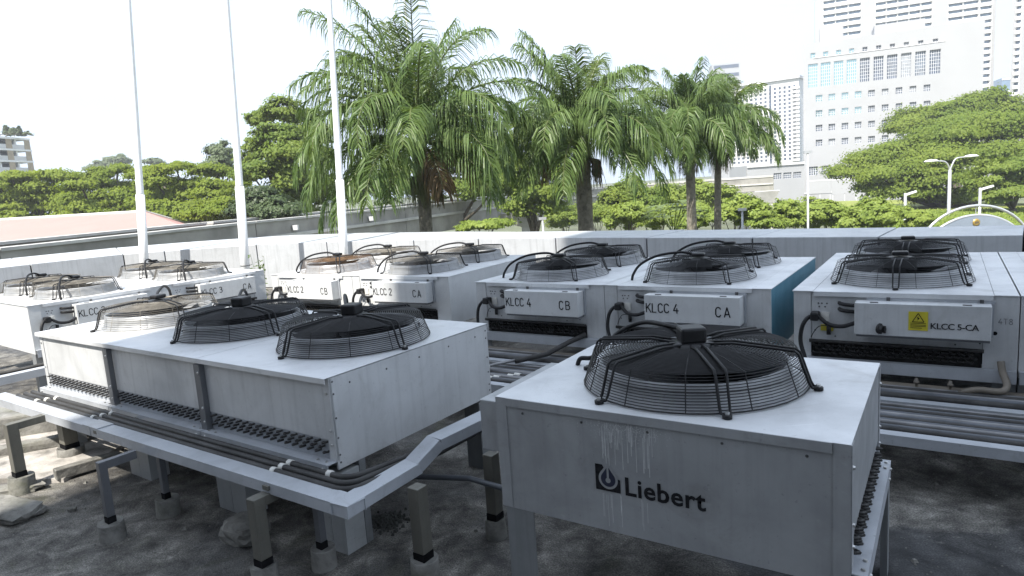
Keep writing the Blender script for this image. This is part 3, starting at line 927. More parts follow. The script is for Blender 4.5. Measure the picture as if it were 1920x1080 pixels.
# ---- the near single-fan unit with the logo
NO, NA = Vector((-0.094, 2.522)), -33.6
nx, ny = 1.251, 0.930
nu = empty('condenser_unit', (NO.x, NO.y, 0), R(NA), 'nearest silver condenser unit with the Liebert logo and one large black fan', 'condenser', 'rooftop condenser units')
plain_side(nu, 'Y0', nx, ny, M['sheet'], 0.425)
plain_side(nu, 'Y1', nx, ny, M['sheet'], 0.425)
coil_side(nu, 'X1', nx, ny, [(0.0, ny)], M['sheet'])
MB().box(0.0, 0.012, 0.0125, ny - 0.0125, 0.42, ZT - 0.006).build('side_panel', M['sheet'], nu)
MB().box(0.02, nx - 0.1, 0.02, ny - 0.02, 0.46, 0.58).build('coil', M['dark'], nu)
MB().box(0.0005, 0.048, -0.0035, -0.0005, 0.43, ZT - 0.001).build('corner_post', M['sheet'], nu)
MB().box(nx - 0.048, nx - 0.0005, -0.0035, -0.0005, 0.43, ZT - 0.001).build('corner_post', M['sheet'], nu)
top_panel(nu, 0.0, nx, -0.004, ny, 0.632, 0.468, M['sheet_top'], (0, 0, 0, 0))
MB().box(0.050, nx - 0.050, -0.008, -0.0045, ZT - 0.032, ZT).build('top_lip', M['sheet'], nu)
N_CABLE = [(-0.04, 0.04, 0.19), (-0.12, 0.08, 0.195), (-0.26, 0.16, 0.185), (-0.37, 0.16, 0.14), (-0.435, 0.10, 0.075), (-0.47, 0.06, 0.035), (-0.52, 0.045, 0.030), (-0.535, 0.04, 0.0)]
fan(nu, 0.632, 0.468, 6, 2, True, N_CABLE, R(33.6))
# flat print and wear on the front
yf = -0.0018
lg = MB().poly([(0.420, yf, 0.580), (0.516, yf, 0.580), (0.516, yf, 0.630), (0.470, yf, 0.640), (0.448, yf, 0.678), (0.420, yf, 0.678)]).build('logo', M['ink'], nu)
def teardrop(cx, cz, r, tip, y, n=22):
    pts = []
    a0 = math.acos(min(1, r / tip))
    pts.append((cx, y, cz + tip))
    for k in range(n + 1):
        a = math.pi / 2 - a0 - (2 * math.pi - 2 * a0) * k / n
        pts.append((cx + r * math.cos(a), y, cz + r * math.sin(a)))
    return list(reversed(pts))
MB().poly(teardrop(0.470, 0.626, 0.0375, 0.062, yf - 0.0006)).build('drop_outline', M['sheet'], lg)
MB().poly(teardrop(0.470, 0.626, 0.0285, 0.049, yf - 0.0012)).build('drop', M['navy'], lg)
kh = MB()
kh.poly([(0.470 + 0.010 * math.cos(-a), yf - 0.0018, 0.622 + 0.010 * math.sin(-a)) for a in [2 * math.pi * k / 16 for k in range(16)]])
kh.poly([(0.466, yf - 0.0024, 0.624), (0.474, yf - 0.0024, 0.624), (0.474, yf - 0.0024, 0.680), (0.466, yf - 0.0024, 0.680)])
kh.build('keyhole', M['sheet'], lg)
wd = font_text('lettering', 'Liebert', 0.094, M['ink'], lg, (0.530, yf, 0.580), (R(90), 0, 0), 0.0021, 1.06)
font_text('lettering', '\u00ae', 0.020, M['inkfade'], lg, (0.815, yf, 0.654), (R(90), 0, 0))
dm = MB()
rd = random.Random(4)
for k in range(46):
    x = rd.choice([rd.uniform(0.435, 0.655), rd.uniform(0.44, 0.52), rd.uniform(0.55, 0.65)])
    z1 = rd.uniform(0.80, 0.847)
    L = rd.uniform(0.02, 0.09) if rd.random() < 0.55 else rd.uniform(0.10, 0.155)
    w = rd.uniform(0.0006, 0.0016)
    y = -0.0006 - k * 0.00001
    dm.poly([(x - w * .6, y, z1), (x - w, y, z1 - L), (x, y, z1 - L - w * 2), (x + w, y, z1 - L), (x + w * .6, y, z1)])
for k in range(15):
    x = rd.choice([0.448, 0.462, 0.478, 0.502, 0.515, 0.576, 0.595, 0.614, 0.645]) + rd.uniform(-.004, .004)
    z1 = 0.574 - rd.random() * 0.01
    L = rd.uniform(0.05, 0.13)
    w = rd.uniform(0.0004, 0.0010)
    y = -0.0006 - k * 0.00001
    dm.poly([(x - w, y, z1), (x - w, y, z1 - L), (x, y, z1 - L - w * 2), (x + w, y, z1 - L), (x + w, y, z1)])
for k in range(500):
    x = rd.gauss(0.54, 0.075); z = 0.84 - abs(rd.gauss(0, 0.028)); r = rd.uniform(0.0006, 0.0019); y = -0.0012 - k * 0.000001
    dm.poly([(x - r, y, z), (x, y, z - r), (x + r, y, z), (x, y, z + r)])
dm.build('drip_marks', M['drip'], nu, kind='stuff')
# legs and the control box on the hidden left end
for x in (0.012, nx - 0.14):
    MB().box(x, x + 0.125, 0.003, 0.010, 0.0, 0.424).box(x if x < .5 else x + 0.118, x + 0.007 if x < .5 else x + 0.125, 0.0105, 0.12, 0.0, 0.424).build('leg', M['leg'], nu)
    MB().box(x, x + 0.125, ny - 0.12, ny - 0.002, 0.0, 0.424).build('leg', M['leg'], nu)
MB().box(nx + 0.016, nx + 0.042, 0.02, 0.10, 0.0, 0.4075).build('leg', M['leg'], nu)
MB().box(nx + 0.016, nx + 0.042, ny - 0.10, ny - 0.02, 0.0, 0.4075).build('leg', M['leg'], nu)
MB().box(-0.105, -0.001, 0.03, 0.62, 0.635, 0.846).build('control_box', M['sheet'], nu, bevel=0.004)

# ================================================================== supports, channels and pipes
def footing(parent, h=0.10, r=0.062, seed=0):
    rr = random.Random(seed)
    prof = [(r * 1.04, 0.0), (r * 1.02, h * 0.5), (r, h * 0.96), (r * 0.97, h), (r * 0.90, h - 0.004), (0, h - 0.004)]
    return MB().lathe(prof, 20).build('footing', M['conc'], parent, True, rot=(rr.uniform(-.05, .05), rr.uniform(-.05, .05), rr.random()))

def support(label, pos, ztop, ang, w=0.05, arm=None, seed=0, fr=0.062, fh=0.10, mat='postolive'):
    root = empty('pipe_support', (pos[0], pos[1], 0), R(ang), label, 'support post', 'pipe support posts in concrete footings')
    footing(root, fh, fr, seed)
    p = MB().box(-w / 2, w / 2, -w / 2, w / 2, fh + 0.03, ztop).build('post', M[mat], root, bevel=0.003)
    MB().box(-w / 2 - 0.001, w / 2 + 0.001, -w / 2 - 0.001, w / 2 + 0.001, fh - 0.01, fh + 0.0295).build('tar_base', M['dark'], root)
    if arm: MB().box(-w / 2 + 0.002, w / 2 - 0.002, w / 2 + 0.0005, arm, ztop - 0.045, ztop - 0.002).build('arm', M[mat], root)
    return root
def sup_at(label, px, py, zc, **kw):
    p = atz(px, py, 0.06)
    return support(label, (p.x, p.y), zc, LA, **kw)
sup_at('sunlit weathered post in a white-topped footing at the left picture edge', 40, 905, 0.452, w=0.062, arm=0.20, seed=1, fr=0.072, fh=0.11)
sup_at('thin dark post in a round concrete footing below the front channel', 210, 990, 0.430, w=0.040, arm=0.17, seed=2, mat='post')
sup_at('short dark post in a mossy footing under the long unit', 314, 945, 0.40, w=0.034, seed=3, mat='post')
sup_at('weathered post with its footing cut by the bottom picture edge', 497, 1072, 0.415, w=0.058, arm=0.12, seed=4, fr=0.058)
sup_at('short post in a round footing behind the channel corner', 606, 1040, 0.40, w=0.036, seed=5, mat='post', fr=0.056)
sup_at('square weathered post standing free just left of the nearest unit', 796, 1060, 0.432, w=0.062, seed=6, fr=0.062, fh=0.10)
sup_at('post in a pale footing at the left end of the nearest unit', 930, 985, 0.43, w=0.058, seed=7, fr=0.050)
for px, py, z, lb in ((132, 842, 0.40, 'sunlit post in a broken footing below the left end of the long unit'),):
    sup_at(lb, px, py, z, w=0.09, seed=8, fr=0.085, fh=0.08)

# front channel: straight run, corner, then a kinked run up towards the nearest unit
CZ = 0.462
def V3(p, z): return Vector((p[0], p[1], z))
c_a = V3(LUV(-0.18, -0.31), CZ)
c_b = V3(LUV(3.585, -0.285), CZ)
c_c = V3(LUV(3.555, 0.19), CZ)
c_d = atz(832, 822, 0.535)
c_e = atz(906, 786, 0.545)
c_f = c_e + (c_e - c_d) * 1.6
ch = empty('pipe_channel', (c_a.x, c_a.y, 0), 0, 'galvanised channel running in front of the long unit, kinked up past its corner', 'channel')
base = Vector((c_a.x, c_a.y, 0))
def chan(mb, p, q, w=0.098, h=0.052):
    p, q = p - base, q - base
    d = (q - p).normalized()
    s = d.cross(Vector((0, 0, 1))).normalized()
    up = s.cross(d)
    mb.bar(p + s * w / 2 - up * 0.002, q + s * w / 2 - up * 0.002, w, 0.004, up)      # top flange (placed to the outside)
    mb.bar(p + s * (w - 0.002) - up * (h / 2 + 0.003), q + s * (w - 0.002) - up * (h / 2 + 0.003), 0.004, h - 0.004, up)
    mb.bar(p + s * (0.002) - up * (h / 2 + 0.003), q + s * (0.002) - up * (h / 2 + 0.003), 0.004, h - 0.004, up)
din = (c_b - c_a).normalized()
split = c_a + din * 1.55
def seg(name, p, q, mat='galv', **k):
    m = MB(); chan(m, p, q, **k); return m.build(name, M[mat], ch)
# offset so that the outer edge follows the measured line
off = Vector((din.y, -din.x, 0)) * -0.098
seg('channel_section', c_a + off, split + off - din * 0.004)
seg('channel_section', split + off + din * 0.004, c_b + off)
MB().bar(split + off - base - din * 0.09 + Vector((0, 0, .0035)) + Vector((din.y, -din.x, 0)) * .049, split + off - base + din * 0.09 + Vector((0, 0, .0035)) + Vector((din.y, -din.x, 0)) * .049, 0.101, 0.004).build('splice_plate', M['galv'], ch)
d2 = (c_c - c_b).normalized()
off2 = Vector((-d2.y, d2.x, 0)) * 0.098
seg('channel_section', c_b + off2 - d2 * 0.001 + Vector((0, 0, 0.0025)), c_c + off2)
seg('channel_section', c_c + off2 + Vector((0, 0, 0.001)), c_d + off2 + Vector((0, 0, 0.001)))
seg('channel_section', c_d + off2, c_f + off2)

# three insulated pipes on the inside of the channel
def pipe(name, label, pts, r, mat, group, cat='pipe', seg_n=8, smooth_pts=False, clamps=(), cm='clamp', cr=1.25, cl=0.035):
    P = catmull(pts, 4) if smooth_pts else [Vector(p) for p in pts]
    b = P[0].copy()
    root = MB()
    root.tube([p - b for p in P], r, seg_n)
    o = root.build(name, M[mat], None, True, loc=b)
    tag(o, label, cat, group)
    for (i, t) in clamps:                       # clamp on segment i at fraction t
        a, c = Vector(pts[i]), Vector(pts[i + 1])
        m = a.lerp(c, t); d = (c - a).normalized()
        MB().tube([m - d * cl / 2 - b, m + d * cl / 2 - b], r * cr, 8).build('clamp', M[cm], o, True)
    return o
def elbowed(s_off, r_el=0.09):
    """points of a run along the long unit that turns the corner"""
    v = -0.285 + 0.03 + s_off
    x = 3.585 - 0.03 - s_off
    z = CZ - 0.004
    pts = [V3(LUV(0.02, v - 0.02), z), V3(LUV(x - r_el, v), z)]
    for k in range(1, 6):
        a = R(90 * k / 6)
        pts.append(V3(LUV(x - r_el + r_el * math.sin(a), v + r_el - r_el * math.cos(a)), z))
    pts.append(V3(LUV(x, v + r_el), z))
    pts.append(V3(LUV(x - 0.02, 0.42), z - 0.05))
    pts.append(V3(LUV(x - 0.03, 1.35), z - 0.06))
    return pts
names = ['outermost', 'middle', 'innermost']
for k in range(3):
    pts = elbowed(0.072 + 0.046 * k)
    L0 = (Vector(pts[1]) - Vector(pts[0])).length
    pipe('insulated_pipe', f'{names[k]} of three dark insulated pipes beside the front galvanised channel', pts, 0.0150, 'ins', 'pipes beside the front channel',
         clamps=[(0, 0.10 + 0.012 * k), (0, 0.345 + .01 * k), (0, 0.875 + 0.012 * k)] + ([(0, .985)] if k == 2 else []), cl=0.028)
# clamp bars across them
for t in (0.90, 0.42):
    p = V3(LUV(3.4 * t, -0.30), CZ + 0.004); q = V3(LUV(3.4 * t, -0.02), CZ + 0.004)
    tag(MB().bar(Vector((0, 0, CZ - 0.022)), q - p + Vector((0, 0, CZ - 0.022)), 0.04, 0.02).build('cross_bracket', M['postolive'], None, loc=V3(p, 0)),
        'small cross bracket carrying the front pipes, ' + ('near the channel corner' if t > .5 else 'below the second fan bay'), 'bracket', 'brackets under the front pipes')
# connecting pipe between channel and nearest unit
pipe('grey_pipe', 'single grey pipe crossing from the channel kink to the nearest unit', [atz(768, 893, 0.30), atz(880, 897, 0.30), along(NO, NA, 0.05, 0.30) + (0.31,)], 0.014, 'pvc', 'loose pipes')

# ---- long pipe rack between the unit rows
RA = -33.8
rd_ = Vector((math.cos(R(RA)), math.sin(R(RA)), 0))
rn_ = Vector((-rd_.y, rd_.x, 0))
def rk(s, q, z): return rd_ * s + rn_ * q + Vector((0, 0, z))
S0, S1 = -6.6, 4.6
def rack_channel(label, q, z):
    root = empty('pipe_channel', rk(S0, q, 0), R(RA), label, 'channel', 'long channels of the pipe rack')
    L = S1 - S0
    m = MB()
    m.box(0, L, -0.033, 0.033, z - 0.004, z)
    m.box(0, L, -0.033, -0.029, z - 0.055, z - 0.0045)
    m.box(0, L, 0.029, 0.033, z - 0.055, z - 0.0045)
    m.build('channel_section', M['galv'], root)
    for k in range(7):
        MB().box(0.6 + k * 1.6, 0.65 + k * 1.6, -0.025, 0.025, 0.0, z - 0.056).build('leg', M['post'], root)
    return root
rack_channel('front galvanised channel of the pipe rack behind the nearest unit', 3.775, 0.300)
rack_channel('rear galvanised channel of the pipe rack close to the KLCC 4 and 5 units', 4.345, 0.300)
rows = []
mats_ = ['ins', 'pvc', 'ins', 'inslight', 'pvc', 'ins', 'pvc', 'inslight', 'pvc']
for i in range(13): rows.append((3.832 + i * 0.0340, 0.300 + 0.003 * (i % 2), 0.0155 if i > 1 else 0.0165, mats_[i % 9]))
for i in range(7): rows.append((4.402 + i * 0.0375, 0.312 + 0.003 * (i % 2), 0.0175 if i < 5 else 0.014, ['ins', 'pvc', 'inslight', 'ins', 'inslight', 'beige', 'beige'][i]))
ordn = ['first', 'second', 'third', 'fourth', 'fifth', 'sixth', 'seventh', 'eighth', 'ninth', 'tenth', 'eleventh', 'twelfth', 'thirteenth']
for i, (q, z, r, mt) in enumerate(rows):
    zone = 'between the two rack channels' if q < 4.3 else 'behind the rear rack channel'
    k = i if q < 4.3 else i - 13
    pipe('rack_pipe', f'{ordn[k]} long pipe from the viewer {zone}', [rk(S0, q, z), rk(0.1, q + random.uniform(-.004, .004), z - 0.004), rk(S1, q + 0.0, z)], r, mt, 'long pipes of the pipe rack',
         clamps=([(0, .555 + .006 * i)] if i in (1, 2, 4, 5, 8, 14, 16) else []), cl=0.05)
# branch pipes from the row units down to the rack
pipe('branch_pipe', 'dark insulated branch pipe leaving the coil of the KLCC 4 CB unit', [along(k4o, k4a, 1.08, -0.02) + (0.475,), along(k4o, k4a, 0.98, -0.12) + (0.43,), along(k4o, k4a, 0.86, -0.28) + (0.36,),
     along(k4o, k4a, 0.70, -0.50) + (0.345,)], 0.021, 'ins', 'branch pipes')
pipe('branch_pipe', 'thin pipe bundle strapped across the rack below KLCC 4 CB', [along(k4o, k4a, 0.86, -0.26) + (0.36,), along(k4o, k4a, 0.62, -0.58) + (0.345,), along(k4o, k4a, 0.42, -0.95) + (0.33,), along(k4o, k4a, 0.2, -1.35) + (0.22,)], 0.012, 'inslight', 'branch pipes',
     clamps=[(1, .3), (1, .6), (2, .1)], cl=0.04, cr=1.8)
pipe('branch_pipe', 'brown S-shaped pipe from the KLCC 5-CA coil down to the rack', [along(k5o, k5a, 1.12, -0.03) + (0.50,), along(k5o, k5a, 1.13, -0.05) + (0.44,), along(k5o, k5a, 1.15, -0.09) + (0.375,), along(k5o, k5a, 1.12, -0.12) + (0.345,), along(k5o, k5a, 1.02, -0.12) + (0.345,), along(k5o, k5a, 0.96, -0.12) + (0.33,), along(k5o, k5a, 0.93, -0.11) + (0.31,)],
     0.019, 'beige', 'branch pipes', smooth_pts=True)
for k, s in enumerate((0.71, 0.88)):
    p = along(k5o, k5a, s, -0.13)
    v = MB().lathe([(0.008, 0), (0.008, 0.02), (0.016, 0.022), (0.016, 0.034), (0.010, 0.036), (0.010, 0.05), (0.006, 0.053), (0, 0.053)], 10)
    tag(v.build('service_valve', M['beige'], None, True, loc=(p[0], p[1], 0.335)), ['larger brass service valve standing on the rear rack pipes', 'smaller brass service valve near the brown S-shaped pipe'][k], 'valve', 'brass service valves')

# ---- smaller run in front of the KLCC 3 units on the left
ka = R(k3a)
def k3w(x, y, z): return Vector((*along(k3o, k3a, x, y), z))
for y, z, r, mt, lb in ((-0.28, 0.34, 0.018, 'ins', 'dark pipe in front of the KLCC 3 units at the left edge'),):
    pipe('rack_pipe', lb, [k3w(-1.6, y, z), k3w(2.4, y, z)], r, mt, 'pipes beside KLCC 3', clamps=[(0, .42)], cl=0.09)
rt = empty('pipe_channel', k3w(-1.6, -0.46, 0), ka, 'sunlit channel in front of the KLCC 3 units at the left edge', 'channel', 'long channels of the pipe rack')
m = MB(); m.box(0, 3.9, -0.05, 0.05, 0.346, 0.35); m.box(0, 3.9, -0.05, -0.046, 0.28, 0.3455); m.build('channel_section', M['galv'], rt)
for x in (0.9, 1.45, 2.6): MB().box(x, x + 0.09, -0.04, 0.04, 0, 0.279).build('leg', M['leg'], rt)
tag(MB().box(0, 1.6, 0, 0.5, 0, 0.20).build('plinth', M['conc'], None, loc=(-4.75, 4.72, 0), rot=(0, 0, R(20)), bevel=0.02), 'low sunlit concrete plinth at the left edge below the KLCC 3 units', 'plinth')

# ---- rubble, slabs and dirt on the deck
def rock(name, label, pos, size, rz, mat, seed, cat='rubble', tilt=(0, 0)):
    rr = np.random.default_rng(seed)
    n = 5
    g = np.linspace(-1, 1, n)
    mb = MB()
    idx = {}
    def vid(x, y, z):
        k = (x, y, z)
        if k not in idx:
            p = np.array([g[x], g[y], g[z]])
            p = p / (np.abs(p) ** 5).sum() ** (1 / 5) + rr.normal(0, 0.075, 3)
            idx[k] = len(mb.v)
            mb.v.append((p[0] * size[0], p[1] * size[1], max(p[2] * size[2] + size[2] * 0.9, -0.004)))
        return idx[k]
    for a in range(n - 1):
        for b in range(n - 1):
            for e in (0, n - 1):
                f1 = (vid(a, b, e), vid(a + 1, b, e), vid(a + 1, b + 1, e), vid(a, b + 1, e))
                f2 = (vid(a, e, b), vid(a, e, b + 1), vid(a + 1, e, b + 1), vid(a + 1, e, b))
                f3 = (vid(e, a, b), vid(e, a + 1, b), vid(e, a + 1, b + 1), vid(e, a, b + 1))
                for f in (f1, f2, f3): mb.f.append(f if e else tuple(reversed(f)))
    return tag(mb.build(name, M[mat], None, False, loc=(pos[0], pos[1], 0), rot=(tilt[0], tilt[1], R(rz))), label, cat)
def rpx(px, py): p = atz(px, py, 0); return (p.x, p.y)
rock('concrete_slab', 'flat broken concrete slab with a dark shadow at the lower left edge', rpx(5, 965), (0.26, 0.11, 0.035), -20, 'rubble', 1, 'slab')
rock('concrete_slab', 'smaller mossy slab above the broken slab at the left edge', rpx(10, 925), (0.22, 0.06, 0.025), 10, 'rubble', 2, 'slab')
rock('concrete_block', 'rough broken concrete block under the right end of the long unit', rpx(462, 1010), (0.11, 0.09, 0.055), -30, 'rubble', 3, 'block')
rock('concrete_block', 'long low mossy concrete kerb behind the leftmost post', rpx(60, 850), (0.40, 0.055, 0.05), 24, 'rubble', 4, 'block')
rock('rubble_stone', 'small stone lying alone on the roof left of the thin dark post', rpx(136, 958), (0.022, 0.018, 0.012), 10, 'rubble', 5, 'stone')
rock('rubble_stone', 'small stone near the sunlit patch of roof', rpx(150, 885), (0.05, 0.03, 0.014), 60, 'rubble', 6, 'stone')
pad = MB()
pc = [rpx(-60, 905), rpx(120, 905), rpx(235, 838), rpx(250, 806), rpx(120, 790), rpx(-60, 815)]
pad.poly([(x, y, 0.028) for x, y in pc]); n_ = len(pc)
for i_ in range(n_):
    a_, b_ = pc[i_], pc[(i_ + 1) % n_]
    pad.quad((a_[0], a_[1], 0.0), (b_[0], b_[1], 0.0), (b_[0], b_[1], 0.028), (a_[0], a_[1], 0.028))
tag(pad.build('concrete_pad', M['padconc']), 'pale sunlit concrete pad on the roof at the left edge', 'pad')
for i_, (xa, ya, xb, yb_, lb_) in enumerate(((-40, 838, 78, 806, 'longer'), (105, 905, 225, 868, 'shorter'))):
    A_, B_ = Vector((*rpx(xa, ya), 0.055)), Vector((*rpx(xb, yb_), 0.05))
    tag(MB().bar(A_ - Vector((A_.x, A_.y, 0)), B_ - Vector((A_.x, A_.y, 0)), 0.07, 0.07).build('timber_batten', M['rubble'], None, loc=(A_.x, A_.y, 0), bevel=0.006), lb_ + ' mossy batten lying on the roof at the left edge', 'batten')
# crumbled gravel heap beside the end leg
gp = MB()
rr = random.Random(9)
hx, hy = rpx(722, 980)
for k in range(420):
    a, d = rr.random() * 6.28, abs(rr.gauss(0, 0.055))
    x, y = d * math.cos(a) * 1.25, d * math.sin(a)
    s = rr.uniform(0.004, 0.011)
    z = max(0, 0.035 - d * 0.35) * rr.random()
    gp.hexa([(x - s, y - s * rr.uniform(.6, 1), z), (x + s, y - s, z), (x + s * rr.uniform(.6, 1), y + s, z), (x - s, y + s, z),
             (x - s * .5, y - s * .6, z + s * 1.3), (x + s * .6, y - s * .5, z + s * 1.2), (x + s * .5, y + s * .6, z + s * 1.4), (x - s * .6, y + s * .5, z + s * 1.1)])
tag(gp.build('gravel_heap', M['gravel'], None, loc=(hx, hy, 0.0)), 'dark crumbled gravel heap beside the end leg of the long unit', 'gravel', kind='stuff')
grit = MB()
for k in range(2600):
    x, y = rr.uniform(-4.5, 3.2), rr.uniform(1.6, 4.6)
    s = rr.uniform(0.0015, 0.005) if rr.random() < .97 else rr.uniform(0.006, 0.013)
    grit.hexa([(x - s, y - s * .8, 0), (x + s, y - s, 0), (x + s * .8, y + s, 0), (x - s, y + s, 0), (x - s * .5, y - s * .5, s), (x + s * .6, y - s * .4, s * .9), (x + s * .4, y + s * .6, s), (x - s * .6, y + s * .5, s * .8)])
tag(grit.build('roof_grit', M['rubble']), 'loose grit and crumbs scattered over the roof deck', 'grit', kind='stuff')

# ---- flagpoles
def flagpole(label, x1, y1, x2, d, rb):
    r1, r2 = ray(x1, y1), ray(x2, 0)
    P = CAM + r1 * d
    t = P.y / r2.y
    Q = CAM + r2 * t
    u = (Q - P) / (Q.z - P.z)
    B = P - u * P.z
    root = empty('flagpole', (B.x, B.y, 0), 0, label, 'flagpole', 'white flagpoles')
    z1 = 2.05
    MB().tube([(0, 0, 0), u * z1], [rb, rb * 0.97], 16).build('lower_tube', M['pole'], root, True)
    MB().tube([u * z1, u * (z1 + 0.03), u * 5.2, u * 9.0], [rb * 0.86, rb * 0.80, rb * 0.62, rb * 0.40], 16).build('upper_tube', M['pole'], root, True)
    MB().tube([u * 9.0, u * 9.06, u * 9.12], [0.03, 0.05, 0.01], 10).build('finial', M['pole'], root, True)
    MB().lathe([(rb * 2.0, 0), (rb * 2.0, 0.02), (rb * 1.2, 0.022), (rb * 1.1, 0.10)], 16).build('base_plate', M['galv'], root)
    cl = MB(); cl.ring((u.x * .62, u.y * .62, .62), rb * 1.03, 0.008, 20, 4); cl.tube([(u.x * .62 + rb, 0, .62), (u.x * .62 + rb + .05, 0, .63)], .006, 5)
    cl.build('clamp_band', M['boltdark'], root)
    return root
flagpole('leftmost white flagpole, behind the KLCC 3 units', 270, 480, 240, 13.0, 0.082)
flagpole('middle white flagpole at the right end of the KLCC 3 units', 460, 500, 424, 12.2, 0.080)
flagpole('right white flagpole behind KLCC 2, passing in front of the tall palm', 645, 470, 617, 12.5, 0.078)

# ---- weed growing between the white units
pw = at(492, 545, 9.6)
weed = empty('weed_plant', (pw.x, pw.y, 0), 0, 'leafy green weed growing between KLCC 3 CA and KLCC 2 CB', 'plant')
wst, wlf = MB(), MB()
for k in range(7):
    a = rr.random() * 6.28
    tip = Vector((math.cos(a) * rr.uniform(.05, .16), math.sin(a) * .1, rr.uniform(.6, 1.02)))
    wst.tube([(0, 0, 0), tip * .5 + Vector((0.01, 0, .05)), tip], [.006, .004, .002], 5)
    for j in range(16):
        c = tip * rr.uniform(.35, 1.0)
        d = Vector((rr.gauss(0, 1), rr.gauss(0, 1), rr.gauss(0, .5))).normalized()
        e = d.cross(Vector((0, 0, 1))).normalized() * .02
        L = rr.uniform(.05, .09)
        wlf.poly([c, c + d * L * .5 + e, c + d * L - Vector((0, 0, .02)), c + d * L * .5 - e])
wst.build('stem', M['shaft'], weed)
wlf.build('leaves', M['plant'], weed)

# ================================================================== vegetation
def leaf_mesh(name, C, N, size, mat, stretch=1.6):
    """many small leaf faces: centres C, normals N"""
    n = len(C)
    N = N / np.linalg.norm(N, axis=1, keepdims=True)
    A = rng.normal(size=(n, 3))
    A -= N * (A * N).sum(1, keepdims=True)
    A /= np.linalg.norm(A, axis=1, keepdims=True)
    B = np.cross(N, A)
    s = size * rng.uniform(0.6, 1.35, (n, 1))
    V = np.empty((n, 4, 3))
    V[:, 0] = C - A * s * stretch * 0.5
    V[:, 1] = C + B * s * 0.5
    V[:, 2] = C + A * s * stretch * 0.5 + N * s * 0.15
    V[:, 3] = C - B * s * 0.5
    me = bpy.data.meshes.new(name)
    me.vertices.add(n * 4)
    me.vertices.foreach_set('co', V.reshape(-1))
    me.loops.add(n * 4)
    me.loops.foreach_set('vertex_index', np.arange(n * 4, dtype=np.int32))
    me.polygons.add(n)
    me.polygons.foreach_set('loop_start', np.arange(0, n * 4, 4, dtype=np.int32))
    me.polygons.foreach_set('loop_total', np.full(n, 4, dtype=np.int32))
    me.materials.append(mat)
    me.update(calc_edges=True)
    return me

def crown_points(blobs, n, sub=16, spread=0.24, shell=0.55):
    """leaves gathered in sub-clumps over the surface of several crown lobes"""
    w = np.array([(b[1][0] * b[1][1] * b[1][2]) ** (2 / 3) for b in blobs])
    cnt = (n * w / w.sum()).astype(int)
    Cs, Ns = [], []
    for (c, r), k in zip(blobs, cnt):
        if k < 4: continue
        r = np.array(r)
        m = max(5, int(sub * (0.7 + 0.6 * rng.random())))
        d = rng.normal(size=(m, 3)); d[:, 2] = np.abs(d[:, 2]) * 0.9 - 0.32
        d /= np.linalg.norm(d, axis=1, keepdims=True)
        cen = d * rng.uniform(shell, 1.0, (m, 1))
        idx = rng.integers(0, m, k)
        p = cen[idx] + rng.normal(0, 1, (k, 3)) * spread * np.array([1, 1, 0.62]) * rng.uniform(.5, 1.2, (m, 1))[idx]
        nn = p * 1.0 + rng.normal(0, 0.42, (k, 3)) + np.array([-0.12, -0.25, 0.55])
        Cs.append(np.array(c) + p * r)
        Ns.append(nn)
    return np.concatenate(Cs), np.concatenate(Ns)

def tree(name, label, base, blobs, n, leaf, mat, trunk_r=0.25, group=None, limbs=True, cat='tree', sub=16, spread=0.24, trunk_top=None):
    """base: world point at ground; blobs: (centre world, radii)"""
    b = Vector(base)
    root = empty(name, b, 0, label, cat, group)
    bl = [((c[0] - b.x, c[1] - b.y, c[2] - b.z), r) for c, r in blobs]
    C, N = crown_points(bl, int(n * 3.0), sub, spread)
    link('crown', leaf_mesh('crown', C, N, leaf * 0.62, mat), root)
    t = MB()
    cen = Vector(np.mean([c for c, r in bl], axis=0))
    zlow = min(c[2] - r[2] for c, r in bl)
    fork = Vector((cen.x * 0.15, cen.y * 0.15, max(zlow * 0.85, 0.5))) if trunk_top is None else Vector(trunk_top)
    t.tube([(0, 0, 0), fork * 0.5 + Vector((trunk_r * .4, 0, 0)), fork], [trunk_r * 1.25, trunk_r, trunk_r * 0.85], 8)
    if limbs:
        for c, r in bl:
            c = Vector(c)
            mid = fork.lerp(c, 0.5) + Vector((random.uniform(-.3, .3), random.uniform(-.3, .3), random.uniform(-.2, .4))) * trunk_r * 2
            t.tube([fork, mid, c + Vector((0, 0, r[2] * 0.3))], [trunk_r * 0.5, trunk_r * 0.32, trunk_r * 0.12], 6)
    t.build('trunk', M['bark'], root, True)
    return root

def blob_px(px, py, d, rx, ry, rz_):
    c = at(px, py, d)
    return ((c.x, c.y, c.z), (rx, ry, rz_))

def px_tree(name, label, d, items, n, leaf, mat, base_px, group, tr=0.3, gz=GZ, **kw):
    """items: (px, py, half width px, half height px, extra depth)"""
    k = d / FPX
    bl = []
    for (px, py, hw, hh, dd) in items:
        bl.append(blob_px(px, py, d + dd, hw * k, hw * k * 0.9, hh * k))
    b = at(base_px, 400, d)
    return tree(name, label, (b.x, b.y, gz), bl, n, leaf, mat, tr, group, **kw)

